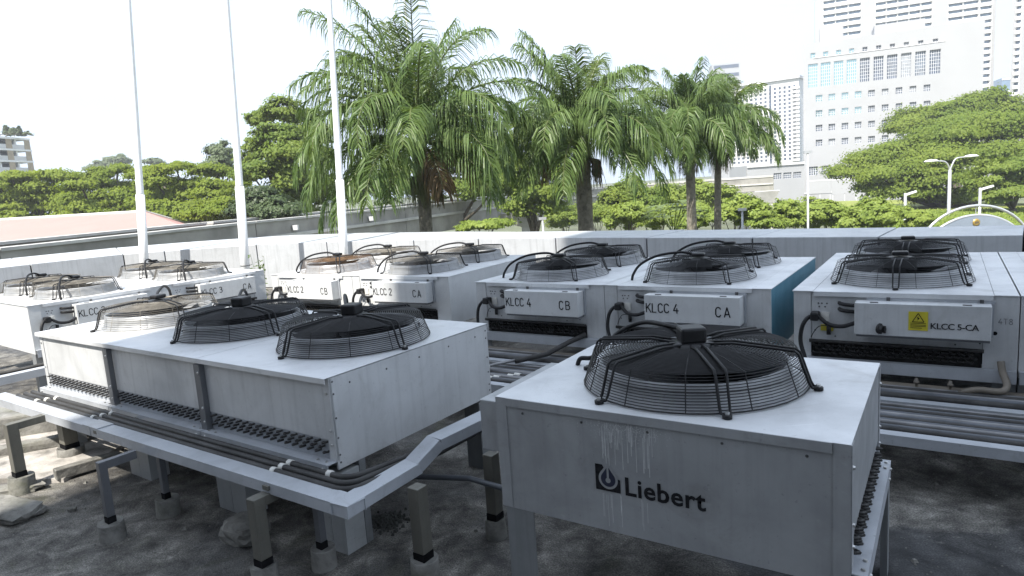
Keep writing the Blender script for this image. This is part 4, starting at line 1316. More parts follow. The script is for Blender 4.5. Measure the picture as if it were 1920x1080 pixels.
# ---- far bluish trees, then the flat-topped rain trees on the left
G_L, G_R, G_H = 'trees beyond the roof on the left', 'large trees on the right', 'hedge bushes beyond the parapet'
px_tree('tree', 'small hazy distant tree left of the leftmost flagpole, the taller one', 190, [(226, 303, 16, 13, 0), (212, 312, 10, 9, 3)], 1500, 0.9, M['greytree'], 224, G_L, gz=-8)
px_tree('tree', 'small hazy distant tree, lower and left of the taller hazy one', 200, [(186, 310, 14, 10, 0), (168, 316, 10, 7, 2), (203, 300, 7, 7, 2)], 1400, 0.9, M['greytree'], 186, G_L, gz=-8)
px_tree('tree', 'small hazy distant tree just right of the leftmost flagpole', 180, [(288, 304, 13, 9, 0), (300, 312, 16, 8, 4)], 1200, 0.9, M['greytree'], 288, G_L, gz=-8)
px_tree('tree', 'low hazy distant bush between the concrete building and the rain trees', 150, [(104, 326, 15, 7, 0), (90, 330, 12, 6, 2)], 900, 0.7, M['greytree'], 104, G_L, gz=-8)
def umbrella(px0, px1, ytop, ybot, d, seed, tiers=3):
    rr = random.Random(seed)
    it = []
    w = px1 - px0
    for t in range(tiers):
        f = t / max(1, tiers - 1)
        y = ytop + 13 + (ybot - ytop - 20) * f
        span = w * (0.72 + 0.30 * f)
        n = max(4, int(span / 34))
        for k in range(n):
            x = (px0 + px1) / 2 + (k + 0.5 - n / 2) * span / n + rr.uniform(-9, 9)
            dome = ((x - (px0 + px1) / 2) / (w / 2)) ** 2 * 14
            it.append((x, y + dome + rr.uniform(-6, 6), rr.uniform(22, 32), rr.uniform(10, 16), rr.uniform(-4, 5) - f * 4))
    return it
px_tree('rain_tree', 'wide flat-topped rain tree at the left edge above the pink roof', 62, umbrella(-70, 160, 318, 415, 62, 1, 5), 24000, 0.27, M['rain'], 40, G_L, 0.4, spread=0.30, sub=20)
px_tree('rain_tree', 'flat-topped rain tree between the left edge and the leftmost flagpole', 58, umbrella(100, 340, 312, 412, 58, 2, 5), 24000, 0.25, M['rain'], 200, G_L, 0.4, spread=0.30, sub=20)
px_tree('rain_tree', 'flat-topped rain tree between the left and middle flagpoles', 54, umbrella(245, 470, 306, 415, 54, 3, 5), 24000, 0.24, M['rain'], 360, G_L, 0.4, spread=0.30, sub=20)
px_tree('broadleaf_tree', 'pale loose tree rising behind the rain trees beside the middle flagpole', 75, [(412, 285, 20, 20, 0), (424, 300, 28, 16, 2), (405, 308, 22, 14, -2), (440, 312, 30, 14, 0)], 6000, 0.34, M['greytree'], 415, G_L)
px_tree('broadleaf_tree', 'tall dense green tree between the middle flagpole and the tall palm', 46,
        [(530, 212, 34, 26, 0), (565, 222, 34, 22, 2), (490, 225, 26, 20, 1), (585, 255, 32, 26, 0), (520, 258, 40, 26, -2), (480, 285, 30, 24, -1), (548, 290, 46, 28, -3), (500, 320, 40, 26, -3),
         (560, 340, 46, 30, -2), (470, 330, 30, 24, 0), (600, 300, 34, 30, 1), (540, 375, 60, 30, 0), (610, 360, 44, 34, 2)], 30000, 0.22, M['broad'], 545, G_L, 0.35, sub=26)
px_tree('bush', 'dark rounded bush right of the middle flagpole above the viaduct', 36, [(490, 385, 40, 26, 0), (455, 395, 26, 22, 0), (525, 398, 40, 24, -1), (480, 362, 30, 14, 0)], 9000, 0.17, M['darkleaf'], 490, G_L, 0.12, sub=22)
px_tree('bush', 'yellow green bush at the foot of the middle flagpole behind the viaduct', 40, [(405, 398, 30, 18, 0), (430, 390, 26, 18, 0), (380, 402, 22, 12, 0)], 5000, 0.18, M['rain'], 410, G_L, 0.1)
px_tree('broadleaf_tree', 'green tree seen between the fronds behind the tall palm', 50, [(830, 300, 50, 40, 0), (880, 270, 50, 40, 2), (930, 300, 46, 46, 0), (860, 350, 60, 40, 0), (940, 350, 50, 40, -2), (740, 340, 60, 50, 0), (690, 360, 50, 40, 2)],
        14000, 0.26, M['broad'], 860, G_L, 0.3)
px_tree('broadleaf_tree', 'bright green tree filling the gap between the first two palms', 44, [(985, 250, 36, 30, 0), (1010, 300, 46, 40, 0), (960, 330, 50, 40, 1), (1030, 350, 46, 40, -1), (1000, 390, 50, 34, 0)],
        11000, 0.23, M['broad'], 1000, G_L, 0.3)

px_tree('broadleaf_tree', 'green tree closing the gap right of the second palm trunk', 50, [(1150, 372, 30, 30, 0), (1185, 360, 30, 30, 1), (1170, 395, 40, 24, 0), (1215, 380, 30, 26, 0)], 7000, 0.22, M['broad'], 1180, G_L, 0.2)
px_tree('broadleaf_tree', 'pale green tree behind the trunks of the third and fourth palms', 54, [(1250, 372, 34, 26, 0), (1300, 362, 36, 28, 1), (1345, 374, 36, 26, 0), (1280, 392, 44, 22, 0), (1375, 385, 26, 20, 0)], 9000, 0.23, M['hedge'], 1300, G_L, 0.2)
# ---- big trees on the right
px_tree('broadleaf_tree', 'tall spreading tree with a ragged top in front of the white office building', 82,
        [(1850, 185, 34, 18, 0), (1805, 205, 40, 20, 0), (1765, 212, 34, 18, 0), (1725, 222, 40, 22, 0), (1880, 205, 38, 22, 0), (1700, 240, 34, 20, -2), (1780, 240, 56, 24, -2), (1860, 240, 60, 26, -2)],
        22000, 0.32, M['bigtree'], 1790, G_R, 0.5, gz=-6, sub=34, spread=0.28)
px_tree('rain_tree', 'huge dark rain tree filling the right edge behind the double-armed lamp', 66,
        [(1780, 255, 66, 24, 0), (1860, 238, 70, 26, 0), (1920, 250, 60, 26, 0), (1700, 285, 60, 22, 0), (1770, 295, 66, 24, -2), (1850, 290, 70, 26, -2), (1920, 290, 60, 26, -2), (1640, 300, 46, 18, 0), (1600, 320, 40, 13, 0),
         (1575, 326, 22, 8, 0), (1680, 325, 60, 24, -2), (1750, 335, 60, 24, -3), (1700, 360, 56, 22, -2), (1640, 350, 30, 16, 0), (1770, 370, 50, 20, 0), (1960, 330, 60, 40, 0)],
        52000, 0.25, M['bigtree'], 1790, G_R, 0.55, gz=-6, spread=0.32, sub=36)
px_tree('broadleaf_tree', 'bright yellow-green tree low at the right edge below the huge rain tree', 54, [(1880, 315, 46, 22, 0), (1920, 330, 50, 30, 0), (1850, 345, 34, 20, 0), (1900, 360, 44, 20, -1), (1940, 300, 40, 26, 0), (1860, 372, 30, 12, 0)],
        13000, 0.24, M['broad'], 1900, G_R, 0.3, gz=-5)

# ---- hedge bushes and grass bank
hb = [(1375, 398, 44, 34, 38, 'at the foot of the third palm'), (1440, 404, 46, 32, 36, 'below the viaduct pier'), (1500, 402, 46, 34, 37, 'left of the slim pole'), (1560, 398, 48, 34, 38, 'right of the slim pole'),
      (1615, 402, 46, 36, 36, 'below the tip of the huge rain tree'), (1665, 405, 44, 30, 35, 'in front of the short lamp post'), (1710, 412, 36, 22, 35, 'nearest the steel arch'), (1300, 405, 40, 30, 40, 'between the second and third palm'), (1180, 410, 50, 34, 42, 'right of the second palm trunk'),
      (1235, 402, 44, 34, 44, 'left of the third palm trunk'), (1060, 408, 44, 30, 60, 'behind the second palm trunk'), (1120, 400, 46, 30, 64, 'right behind the second palm trunk'), (905, 425, 44, 18, 34, 'low beside the tallest palm'), (1150, 392, 40, 36, 70, 'far behind the second palm'), (1210, 388, 44, 34, 72, 'far left of the third palm'), (1270, 386, 44, 34, 74, 'far behind the third palm'), (1335, 384, 44, 32, 74, 'far behind the fourth palm'), (1400, 384, 40, 28, 66, 'just in front of the viaduct piers')]
for i, (px, py, hw, hh, d, lb) in enumerate(hb):
    rr2 = random.Random(50 + i)
    it = [(px + rr2.uniform(-hw, hw) * .6, py + rr2.uniform(-.5, .5) * hh, hw * rr2.uniform(.4, .62), hh * rr2.uniform(.4, .6), rr2.uniform(-1, 1)) for _ in range(6)]
    px_tree('hedge_bush', f'bright yellow-green hedge bush {lb}', d, it, 5200, 0.19, M['hedge'], px, G_H, 0.08, cat='bush', limbs=True, sub=18)
# grass bank
gb = MB()
bank = []
for px in (1560, 1640, 1700, 1760, 1820, 1880, 1940, 2010, 2100):
    t = (px - 1560) / 540
    lo = at(px, 436, 40); hi = at(px, 402 - 14 * t, 58)
    bank.append((lo, hi))
for (a, b), (c, d) in zip(bank[:-1], bank[1:]):
    gb.quad(a, c, d, b)
    gb.quad((a.x, a.y, GZ), (c.x, c.y, GZ), c, a)
    gb.quad(b, d, (d.x, d.y + 30, d.z + .2), (b.x, b.y + 30, b.z + .2))
tag(gb.build('grass_bank', M['grass']), kind='structure')
# grass tufts on the bank
Cg = []
for (a, b), (c, d) in zip(bank[:-1], bank[1:]):
    u, v = rng.random(1400), rng.random(1400)
    P = (np.outer((1 - u) * (1 - v), a) + np.outer(u * (1 - v), c) + np.outer(u * v, d) + np.outer((1 - u) * v, b))
    Cg.append(P + np.array([0, 0, .08]))
Cg = np.concatenate(Cg)
gt = link('bank_grass', leaf_mesh('bank_grass', Cg, rng.normal(0, .6, Cg.shape) + np.array([0, -.6, .5]), 0.22, M['hedge'], 2.2))
tag(gt, 'rough bright grass covering the bank at the right', 'grass', kind='stuff')

# ---- palms
def frond_mesh(az, el, L, droop, rnd, leafL=0.72, n=58, hang=1.0, width=0.055, mat='palm'):
    """a feather frond: rachis curve plus drooping leaflets on both sides"""
    mb = MB()
    steps = 22
    h = Vector((math.cos(az), math.sin(az), 0))
    p = Vector((0, 0, 0))
    pts, tans = [], []
    e = el
    ds = L / steps
    for i in range(steps + 1):
        t = i / steps
        d = h * math.cos(e) + Vector((0, 0, math.sin(e)))
        pts.append(p.copy()); tans.append(d.copy())
        p = p + d * ds
        e = max(e - droop * (0.35 + 1.5 * t) / steps, R(-86))
    side0 = h.cross(Vector((0, 0, 1))).normalized()
    twist = rnd.uniform(-0.6, 0.6)
    for sd in (-1, 1):
        for k in range(n):
            t = 0.16 + 0.84 * (k + rnd.random() * .6) / n
            if t > 1: t = 1.0
            x = t * steps
            i = min(int(x), steps - 1)
            f = x - i
            base = pts[i].lerp(pts[i + 1], f)
            d = tans[i].lerp(tans[i + 1], f).normalized()
            up = side0.cross(d).normalized()
            if up.z < 0 and abs(d.z) < 0.98: up = -up
            LL = leafL * (0.45 + 0.75 * math.sin(math.pi * min(1, t * 0.86 + 0.1))) * rnd.uniform(.82, 1.12)
            v_up = rnd.uniform(-0.25, 0.55)
            out = (side0 * sd * 0.9 + d * (0.45 + 0.5 * t) + up * v_up + side0 * twist * 0.1).normalized()
            g = Vector((0, 0, -1))
            q0 = base
            q1 = q0 + (out + g * 0.10 * hang).normalized() * LL * 0.34
            q2 = q1 + (out * 0.75 + g * 0.75 * hang).normalized() * LL * 0.34
            q3 = q2 + (out * 0.35 + g * 1.35 * hang).normalized() * LL * 0.34
            ax = d.cross(out)
            ax = ax.normalized() if ax.length > 1e-3 else up
            w2 = ax.cross(out)
            ra = rnd.uniform(-1.3, 1.3)
            wv = (w2 * math.cos(ra) + ax * math.sin(ra)) * width * 0.5
            nidx = len(mb.v)
            mb.v += [tuple(q0 - wv * .6), tuple(q0 + wv * .6), tuple(q1 - wv), tuple(q1 + wv), tuple(q2 - wv * .8), tuple(q2 + wv * .8), tuple(q3)]
            mb.f += [(nidx, nidx + 1, nidx + 3, nidx + 2), (nidx + 2, nidx + 3, nidx + 5, nidx + 4), (nidx + 4, nidx + 5, nidx + 6)]
    nl = len(mb.f)
    mb.tube(pts[::2] + [pts[-1]] if steps % 2 else pts[::2], [0.034 * (1 - 0.85 * k / (len(pts[::2]) - 1)) + 0.004 for k in range(len(pts[::2]))], 5)
    me = mb.mesh('frond', M[mat])
    me.materials.append(M['rachis'])
    idx = np.zeros(len(me.polygons), dtype=np.int32); idx[nl:] = 1
    me.polygons.foreach_set('material_index', idx)
    return me

def palm(label, cpx, cpy, d, scale, seed, fronds, base_px=None, trunk_r=0.20, dead=0, shaft=1.0):
    rnd = random.Random(seed)
    c = at(cpx, cpy, d)
    bx = at(base_px if base_px else cpx, 430, d)
    root = empty('palm_tree', (bx.x, bx.y, GZ), 0, label, 'palm', 'feather palms beyond the parapet')
    top = Vector((c.x - bx.x, c.y - bx.y, c.z - GZ))
    sh0 = top - Vector((0, 0, shaft))
    pts = [Vector((0, 0, 0)), Vector((sh0.x * .3, sh0.y * .3, sh0.z * .4)), Vector((sh0.x * .75, sh0.y * .75, sh0.z * .8)), sh0]
    tr = MB().tube(catmull(pts, 5), [trunk_r * (1.15 - 0.25 * k / 15) * (1 + 0.05 * math.sin(k * 2.3)) for k in range(16)], 12)
    tr.build('trunk', M['palmbark'], root, True)
    MB().tube([sh0 - Vector((0, 0, .05)), sh0 + Vector((0, 0, shaft * .25)), top - Vector((0, 0, .1)), top + Vector((0, 0, .1))], [trunk_r * 1.12, trunk_r * 1.15, trunk_r * .7, trunk_r * .35], 10).build('crownshaft', M['shaft'], root, True)
    for (az, el, L, dr, kind) in fronds:
        me = frond_mesh(R(az), R(el), L * scale, R(dr), rnd, 0.86 * scale, 74, 1.25 if kind != 'y' else 0.8, 0.031 * scale, {'g': 'palm', 'y': 'palmyoung', 'd': 'palmdead'}[kind])
        r = trunk_r * .35
        o = link('frond', me, root, top + Vector((math.cos(R(az)) * r, math.sin(R(az)) * r, -0.15 - 0.1 * (el < 20))))
        if kind == 'd': o['label'] = 'dry brown hanging frond'
    for k in range(dead):                       # flower and fruit stalks hanging below the shaft
        a = rnd.random() * 6.28
        fl = MB()
        for j in range(46):
            b = a + rnd.gauss(0, .5)
            p0 = Vector((math.cos(b) * trunk_r, math.sin(b) * trunk_r, 0))
            e1 = p0 + Vector((math.cos(b) * rnd.uniform(.1, .35), math.sin(b) * rnd.uniform(.1, .35), -rnd.uniform(.05, .25)))
            fl.tube([p0, e1, e1 + Vector((rnd.gauss(0, .05), rnd.gauss(0, .05), -rnd.uniform(.3, .75)))], [.010, .008, .005], 4, False)
        fl.build('flower_stalk', M['palmdead'] if k % 2 else M['rachis'], root, loc=sh0)
    return root
# azimuth: 0 = right, 180 = left, 270 = towards the viewer
def auto_fronds(seed, L, n=(5, 8, 9, 9, 4), extra=()):
    rq = random.Random(seed)
    out = []
    az = rq.random() * 360
    for ring, (e0, e1, d0, d1, l0, l1) in enumerate(((76, 88, 25, 55, .80, .98), (60, 76, 62, 104, .88, 1.08), (34, 58, 92, 135, .88, 1.06), (6, 32, 78, 112, .82, 1.0), (-22, 4, 45, 75, .62, .82))):
        for k in range(n[ring]):
            az += 137.5 + rq.uniform(-16, 16)
            out.append((az % 360, rq.uniform(e0, e1), L * rq.uniform(l0, l1), rq.uniform(d0, d1), 'y' if ring == 0 and rq.random() < .5 else 'g'))
    return out + list(extra)
palm('tallest palm with long drooping fronds behind the right flagpole', 785, 246, 17.5, 1.0, 3,
     auto_fronds(31, 3.7, (5, 9, 9, 8, 3), [(168, 82, 4.3, 40, 'g'), (200, 74, 4.2, 60, 'g'), (150, 70, 4.0, 70, 'g'), (185, 58, 3.6, 110, 'g'), (5, 44, 3.3, 100, 'g'), (350, 50, 3.0, 108, 'g'), (20, 24, 3.2, 96, 'g'),
      (225, 40, 4.0, 132, 'g'), (205, 26, 3.9, 110, 'g'), (250, 46, 4.0, 146, 'g'), (325, 26, 3.3, 106, 'g'), (340, 8, 2.9, 84, 'g'), (190, 8, 3.5, 86, 'g'), (225, -10, 3.6, 70, 'g'), (247, 2, 3.4, 88, 'g'), (200, -12, 3.5, 64, 'g'), (212, 10, 3.8, 92, 'g'), (322, -10, 3.0, 70, 'g'), (345, -14, 2.7, 62, 'g'), (15, -22, 1.9, 40, 'd'), (300, -30, 1.8, 50, 'd')]),
     base_px=790, trunk_r=0.18, dead=5, shaft=1.15)
palm('second palm, with two upright fronds spread in a V', 1088, 232, 19.5, 1.0, 5,
     auto_fronds(47, 2.75, (3, 5, 8, 9, 4), [(168, 76, 3.3, 34, 'g'), (190, 72, 3.0, 42, 'g'), (25, 66, 3.3, 84, 'g'), (60, 74, 2.9, 60, 'g'), (12, 32, 3.0, 104, 'g'), (335, 22, 3.2, 100, 'g'), (350, 4, 3.1, 84, 'g'), (200, 24, 2.7, 104, 'g'),
      (240, 30, 3.1, 122, 'g'), (280, 32, 3.2, 130, 'g'), (310, 20, 3.2, 108, 'g'), (225, 6, 2.9, 90, 'g'), (250, -8, 3.1, 78, 'g'), (300, -8, 3.2, 78, 'g'), (330, -14, 3.2, 64, 'g'), (215, -14, 3.0, 62, 'g'), (200, -30, 1.6, 40, 'd')]),
     base_px=1100, trunk_r=0.24, dead=6, shaft=1.0)
palm('third palm, with pale trunk and yellowish upright centre fronds', 1292, 236, 24.5, 1.0, 7,
     auto_fronds(59, 2.6, (6, 6, 7, 7, 3), [(182, 58, 3.0, 92, 'g'), (160, 72, 2.9, 60, 'y'), (210, 10, 2.9, 90, 'g'), (250, 20, 3.0, 112, 'g'), (285, 20, 3.0, 114, 'g')]), base_px=1297, trunk_r=0.18, dead=4, shaft=1.0)
palm('fourth palm, rightmost, with a dark thin trunk beside the third palm', 1345, 236, 26.5, 1.0, 9,
     auto_fronds(71, 2.45, (5, 6, 7, 7, 3), [(355, 46, 2.7, 105, 'g'), (335, 26, 2.9, 108, 'g'), (5, 18, 2.6, 100, 'g'), (345, 2, 2.8, 84, 'g'), (320, 10, 2.9, 98, 'g'), (20, 66, 3.0, 74, 'y')]), base_px=1340, trunk_r=0.14, dead=3, shaft=1.0)
# small fan-shaped young palm between hedge bushes
yp = at(1262, 415, 30)
fp = empty('young_palm', (yp.x, yp.y, GZ), 0, 'young fan palm with broad pale leaves beside the third palm trunk', 'palm')
for k in range(11):
    a = k * 2.4
    mb = MB()
    h = Vector((math.cos(a), math.sin(a), 0)); up = Vector((0, 0, 1)); c = Vector((0, 0, yp.z - GZ + .2)) + h * .55 + up * random.uniform(-.2, .6)
    s = h.cross(up)
    for j in range(11):
        b = R(-80 + 16 * j)
        d = (h * math.cos(b) + s * math.sin(b) + up * .25).normalized()
        e = s * math.cos(b) * .06 - h * math.sin(b) * .06
        mb.poly([c, c + d * .5 + e, c + d * 1.05 - up * .28, c + d * .5 - e])
    mb.tube([(0, 0, yp.z - GZ - .6), c], .02, 5)
    mb.build('leaf', M['palmyoung'], fp)
MB().tube([(0, 0, 0), (0, 0, yp.z - GZ - .5)], .09, 8).build('trunk', M['palmbark'], fp, True)

# ================================================================== monorail viaduct
BZ = 1.0
bl = [atz(-260, 492, BZ), atz(0, 465, BZ), atz(480, 414.5, BZ), atz(760, 387, BZ), atz(1000, 363.5, BZ), atz(1180, 348, BZ), atz(1450, 330, BZ)]
vi = empty('monorail_viaduct', (0, 0, 0), 0, 'grey concrete monorail viaduct with twin beams passing behind the palms', 'viaduct')
def beam_sec(mb, p, q, w, h, dz):
    d = (q - p); d.z = 0; d.normalize(); s = Vector((d.y, -d.x, 0))
    mb.hexa([p - s * 0 + Vector((0, 0, dz - h)), q + Vector((0, 0, dz - h)), q - s * w + Vector((0, 0, dz - h)), p - s * w + Vector((0, 0, dz - h)),
             p + Vector((0, 0, dz)), q + Vector((0, 0, dz)), q - s * w + Vector((0, 0, dz)), p - s * w + Vector((0, 0, dz))])
for off_, dzz in ((0.0, 0.0), (2.6, 0.10)):
    for p, q in zip(bl[:-1], bl[1:]):
        d = (q - p).normalized(); s = Vector((d.y, -d.x, 0)) * off_ * -1
        m = MB(); beam_sec(m, p + s + d * .02, q + s - d * .02, 0.75, 0.10, dzz)
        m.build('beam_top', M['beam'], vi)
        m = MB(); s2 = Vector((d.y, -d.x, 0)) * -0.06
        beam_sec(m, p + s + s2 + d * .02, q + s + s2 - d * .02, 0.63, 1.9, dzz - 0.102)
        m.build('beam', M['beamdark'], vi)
        m = MB(); s3 = Vector((d.y, -d.x, 0)) * 0.04
        beam_sec(m, p + s + s3 + d * .02, q + s + s3 - d * .02, 0.85, 0.16, dzz - 0.75)
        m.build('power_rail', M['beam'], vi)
for px in (500, 655, 850, 905):
    r_ = ray(px, 0)
    # nearest point along the beam line
    best = min(((abs((bl[i].lerp(bl[i + 1], k / 20) - CAM).normalized().x - Vector((r_.x, r_.y, -0.02)).normalized().x), bl[i].lerp(bl[i + 1], k / 20)) for i in range(len(bl) - 1) for k in range(20)), key=lambda a: a[0])[1]
    MB().box(-.12, .12, -.12, .12, -.12, .12).build('junction_box', M['bgrey'], vi, loc=best + Vector((0.05, -0.15, -0.5)))
def pier(p, d, w=1.0, two=False):
    ang = math.atan2(d.y, d.x)
    m = MB()
    m.hexa([(-.6, -.6, -2.6), (.6, -.6, -2.6), (.6, .6, -2.6), (-.6, .6, -2.6), (-1.0, -1.2, -1.4), (1.0, -1.2, -1.4), (1.0, 4.0, -1.4), (-1.0, 4.0, -1.4)])
    m.build('pier_head', M['beam'], vi, loc=p, rot=(0, 0, ang))
    MB().box(-.55, .55, -.55, .55, GZ - p.z, -2.605).build('pier', M['beam'], vi, loc=p, rot=(0, 0, ang))
dd = (bl[4] - bl[3]).normalized()
pier(atz(990, 366, BZ) + Vector((0, 0, 0)), dd)
pier(bl[3].lerp(bl[2], .6), dd)
pier(atz(1392, 335, BZ), dd); pier(atz(1438, 332, BZ), dd)

# ================================================================== buildings
# pale red hipped roof on the left, beyond the viaduct
r0, r1 = at(-80, 417, 50), at(272, 397, 44)
e0, e1 = at(-120, 520, 29), at(420, 452, 30)
hipb = at(360, 423, 47)
rf = empty('low_building', (r0.x, r0.y, GZ), 0, 'low building with a faded pink hipped roof behind the viaduct on the left', 'building')
bb = Vector((r0.x, r0.y, GZ))
th = Vector((0, 0, -0.25))
m = MB()
def slab(pts):
    P = [Vector(p) - bb for p in pts]
    m.poly(P); m.poly([p + th for p in reversed(P)])
    for a, b in zip(P, P[1:] + P[:1]): m.quad(a, a + th, b + th, b)
slab([e0, e1, r1, r0])
slab([e1, hipb, r1])
m.build('roof', M['pink'], rf)
MB().tube([r0 - bb + Vector((0, 0, .02)), r1 - bb + Vector((0, 0, .02)), hipb - bb + Vector((0, 0, .02))], .10, 6).build('ridge_cap', M['trim'], rf)
w0, w1 = e0 - bb, e1 - bb
MB().quad(Vector((w0.x + 1, w0.y + 1, 0)), Vector((w1.x - 1, w1.y + 1, 0)), Vector((w1.x - 1, w1.y + 1, w1.z)), Vector((w0.x + 1, w0.y + 1, w0.z))).build('wall', M['bwhite'], rf)
q = at(312, 404, 52)
an = empty('roof_annex', (q.x, q.y, GZ), 0, 'small white stepped annex at the end of the pink roof', 'building')
MB().box(-1.2, 0.3, -.6, .6, 0, q.z - GZ - .15).build('wall', M['bwhite'], an)
MB().box(-.3, 1.3, -.6, .6, 0, q.z - GZ - .5).build('wall', M['trim'], an)
MB().box(1.3, 5.0, -.6, .6, 0, q.z - GZ - 1.15).build('low_wall', M['bwhite'], an)

class Facade:
    """vertical facade plane through two pixels at given depths; local x along it, -y out of it"""
    def __init__(self, pxl, dl, pxr, dr, py=330):
        self.a, self.b = at(pxl, py, dl), at(pxr, py, dr)
        d = self.b - self.a; d.z = 0
        self.L = d.length
        self.u = d.normalized()
        self.n = Vector((self.u.y, -self.u.x, 0))
        self.o = Vector((self.a.x, self.a.y, GZ))
        self.ang = math.atan2(self.u.y, self.u.x)
    def sz(self, px, py):
        r = ray(px, py)
        t = (self.o - CAM).dot(self.n) / r.dot(self.n)
        P = CAM + r * t
        return ((P - self.o).dot(self.u), P.z - GZ)

def window(root, s0, s1, z0, z1, nx_, nz_, glass, depth=0.25, mull=0.12):
    g = MB().box(s0, s1, -0.02, 0.02, z0, z1).build('window', M[glass], root)
    f = MB()
    for i in range(nx_ + 1):
        x = s0 + (s1 - s0) * i / nx_
        f.box(x - mull / 2, x + mull / 2, -0.10, -0.021, z0 - mull / 2, z1 + mull / 2)
    for j in range(nz_ + 1):
        z = z0 + (z1 - z0) * j / nz_
        for i in range(nx_):
            xa, xb = s0 + (s1 - s0) * i / nx_ + mull / 2, s0 + (s1 - s0) * (i + 1) / nx_ - mull / 2
            f.box(xa, xb, -0.09, -0.021, z - mull / 2, z + mull / 2)
    f.build('mullions', M['frame'], g)
    return g

# white office building: facade with real window openings set into a wall lattice
F1 = Facade(1507, 160, 1836, 146)
ob_ = empty('office_building', F1.o, F1.ang, 'white office building with ten tall grid windows and rows of small square windows', 'building')
zt = F1.sz(1507, 84)[1]
W1 = F1.L
wins = []
tall_x = [(230, 305), (330, 405), (432, 505), (532, 608), (636, 712), (742, 820), (848, 928), (957, 1037), (1068, 1150), (1180, 1267)]
def zpx(x, y): return (1460 + x / 4.174, y / 4.174)
for i, (a, b) in enumerate(tall_x):
    t = (a - 230) / 950
    ytop, ybot = 507 - 112 * t, 690 - 107 * t
    s0, z1 = F1.sz(*zpx(a, ytop)); s1, _ = F1.sz(*zpx(b, ytop)); _, z0 = F1.sz(*zpx(a, ybot))
    wins.append((s0, s1, z0, z1, 5, 7, 'glass_skytint' if i < 4 else 'glass', 0.09))
    m_ = (a + b) / 2
    s0, z1 = F1.sz(*zpx(m_ - 19, 420 - 112 * t)); s1, _ = F1.sz(*zpx(m_ + 19, 420)); _, z0 = F1.sz(*zpx(m_ - 19, 458 - 115 * t))
    wins.append((s0, s1, z0, z1, 2, 2, 'glass_skytint' if i < 4 else 'glass', 0.09))
sq_x = [290, 390, 492, 595, 700, 806, 914, 1023, 1133]
for r_i, yb in enumerate((748, 866, 980, 1095, 1210)):
    for i, x in enumerate(sq_x):
        t = (x - 290) / 843
        y0 = yb - 82 * t * (1 - 0.10 * r_i)
        s0, z1 = F1.sz(*zpx(x, y0)); s1, _ = F1.sz(*zpx(x + 52, y0)); _, z0 = F1.sz(*zpx(x, y0 + 50))
        if r_i == 4: continue
        wins.append((s0, s1, z0, z1, 4, 3, 'glass_skytint' if (i < 4 and r_i < 2) else 'glass', 0.09))
for px in (1516.5, 1540, 1564):
    s0, z1 = F1.sz(px, 313 - (px - 1516) * .08); s1, _ = F1.sz(px + 17, 313); _, z0 = F1.sz(px, 329 - (px - 1516) * .08)
    wins.append((s0, s1, z0, z1, 4, 4, 'glass', 0.12))
# wall built as strips round the openings
def wall_with_openings(root, L, Ht, ops, th, mat, name='wall'):
    xs = sorted(set([0.0, L] + [round(o[0], 3) for o in ops] + [round(o[1], 3) for o in ops]))
    mb = MB()
    for xa, xb in zip(xs[:-1], xs[1:]):
        xm = (xa + xb) / 2
        spans = sorted([(o[2], o[3]) for o in ops if o[0] - .002 <= xm <= o[1] + .002])
        z = 0.0
        for z0, z1 in spans:
            if z0 > z: mb.quad((xa, -th, z), (xb, -th, z), (xb, -th, z0), (xa, -th, z0))
            z = max(z, z1)
        mb.quad((xa, -th, z), (xb, -th, z), (xb, -th, Ht), (xa, -th, Ht))
    for o in ops:
        s0, s1, z0, z1 = o[:4]
        mb.quad((s0, -th, z0), (s0, -th, z1), (s0, 0, z1), (s0, 0, z0)); mb.quad((s1, -th, z0), (s1, 0, z0), (s1, 0, z1), (s1, -th, z1))
        mb.quad((s0, -th, z0), (s0, 0, z0), (s1, 0, z0), (s1, -th, z0)); mb.quad((s0, -th, z1), (s1, -th, z1), (s1, 0, z1), (s0, 0, z1))
    return mb.build(name, mat, root)
wall_with_openings(ob_, W1, zt, wins, 0.45, M['bwhite'])
MB().box(0.0, W1, 0.03, 26, 0, zt - 0.01).build('block', M['bwhite'], ob_)
m = MB(); m.box(-0.01, 0.02, -0.449, 0.029, 0, zt - .01); m.box(W1 - .02, W1 + .01, -0.449, 0.029, 0, zt - .01); m.build('end_wall', M['bwhite'], ob_)
for w in wins:
    g_ = w[6]
    if g_ == 'glass': g_ = random.choice(['glass', 'glass', 'glassdim', 'glassblind'])
    window(ob_, *w[:6], g_, mull=w[7])
zl = F1.sz(1507, 362)[1]
MB().box(-0.15, W1, -0.60, -0.452, zl - .25, zl + .05).build('ledge', M['bgrey'], ob_)
z_led = F1.sz(*zpx(230, 462))[1]
MB().box(W1 * .06, W1 * .80, -0.56, -0.452, z_led - .12, z_led + .06).build('ledge', M['bgrey'], ob_)
for s, wd_ in ((0.0, 9.0), (0.5, 5.0)):
    pass
# rooftop plant on the office
zr = zt
MB().box(W1 * .10, W1 * .24, 2, 10, zr, zr + 3.6).build('roof_plant', M['bwhite'], ob_)
MB().box(W1 * .42, W1 * .70, 2, 10, zr, zr + 2.4).build('roof_plant', M['bwhite'], ob_)
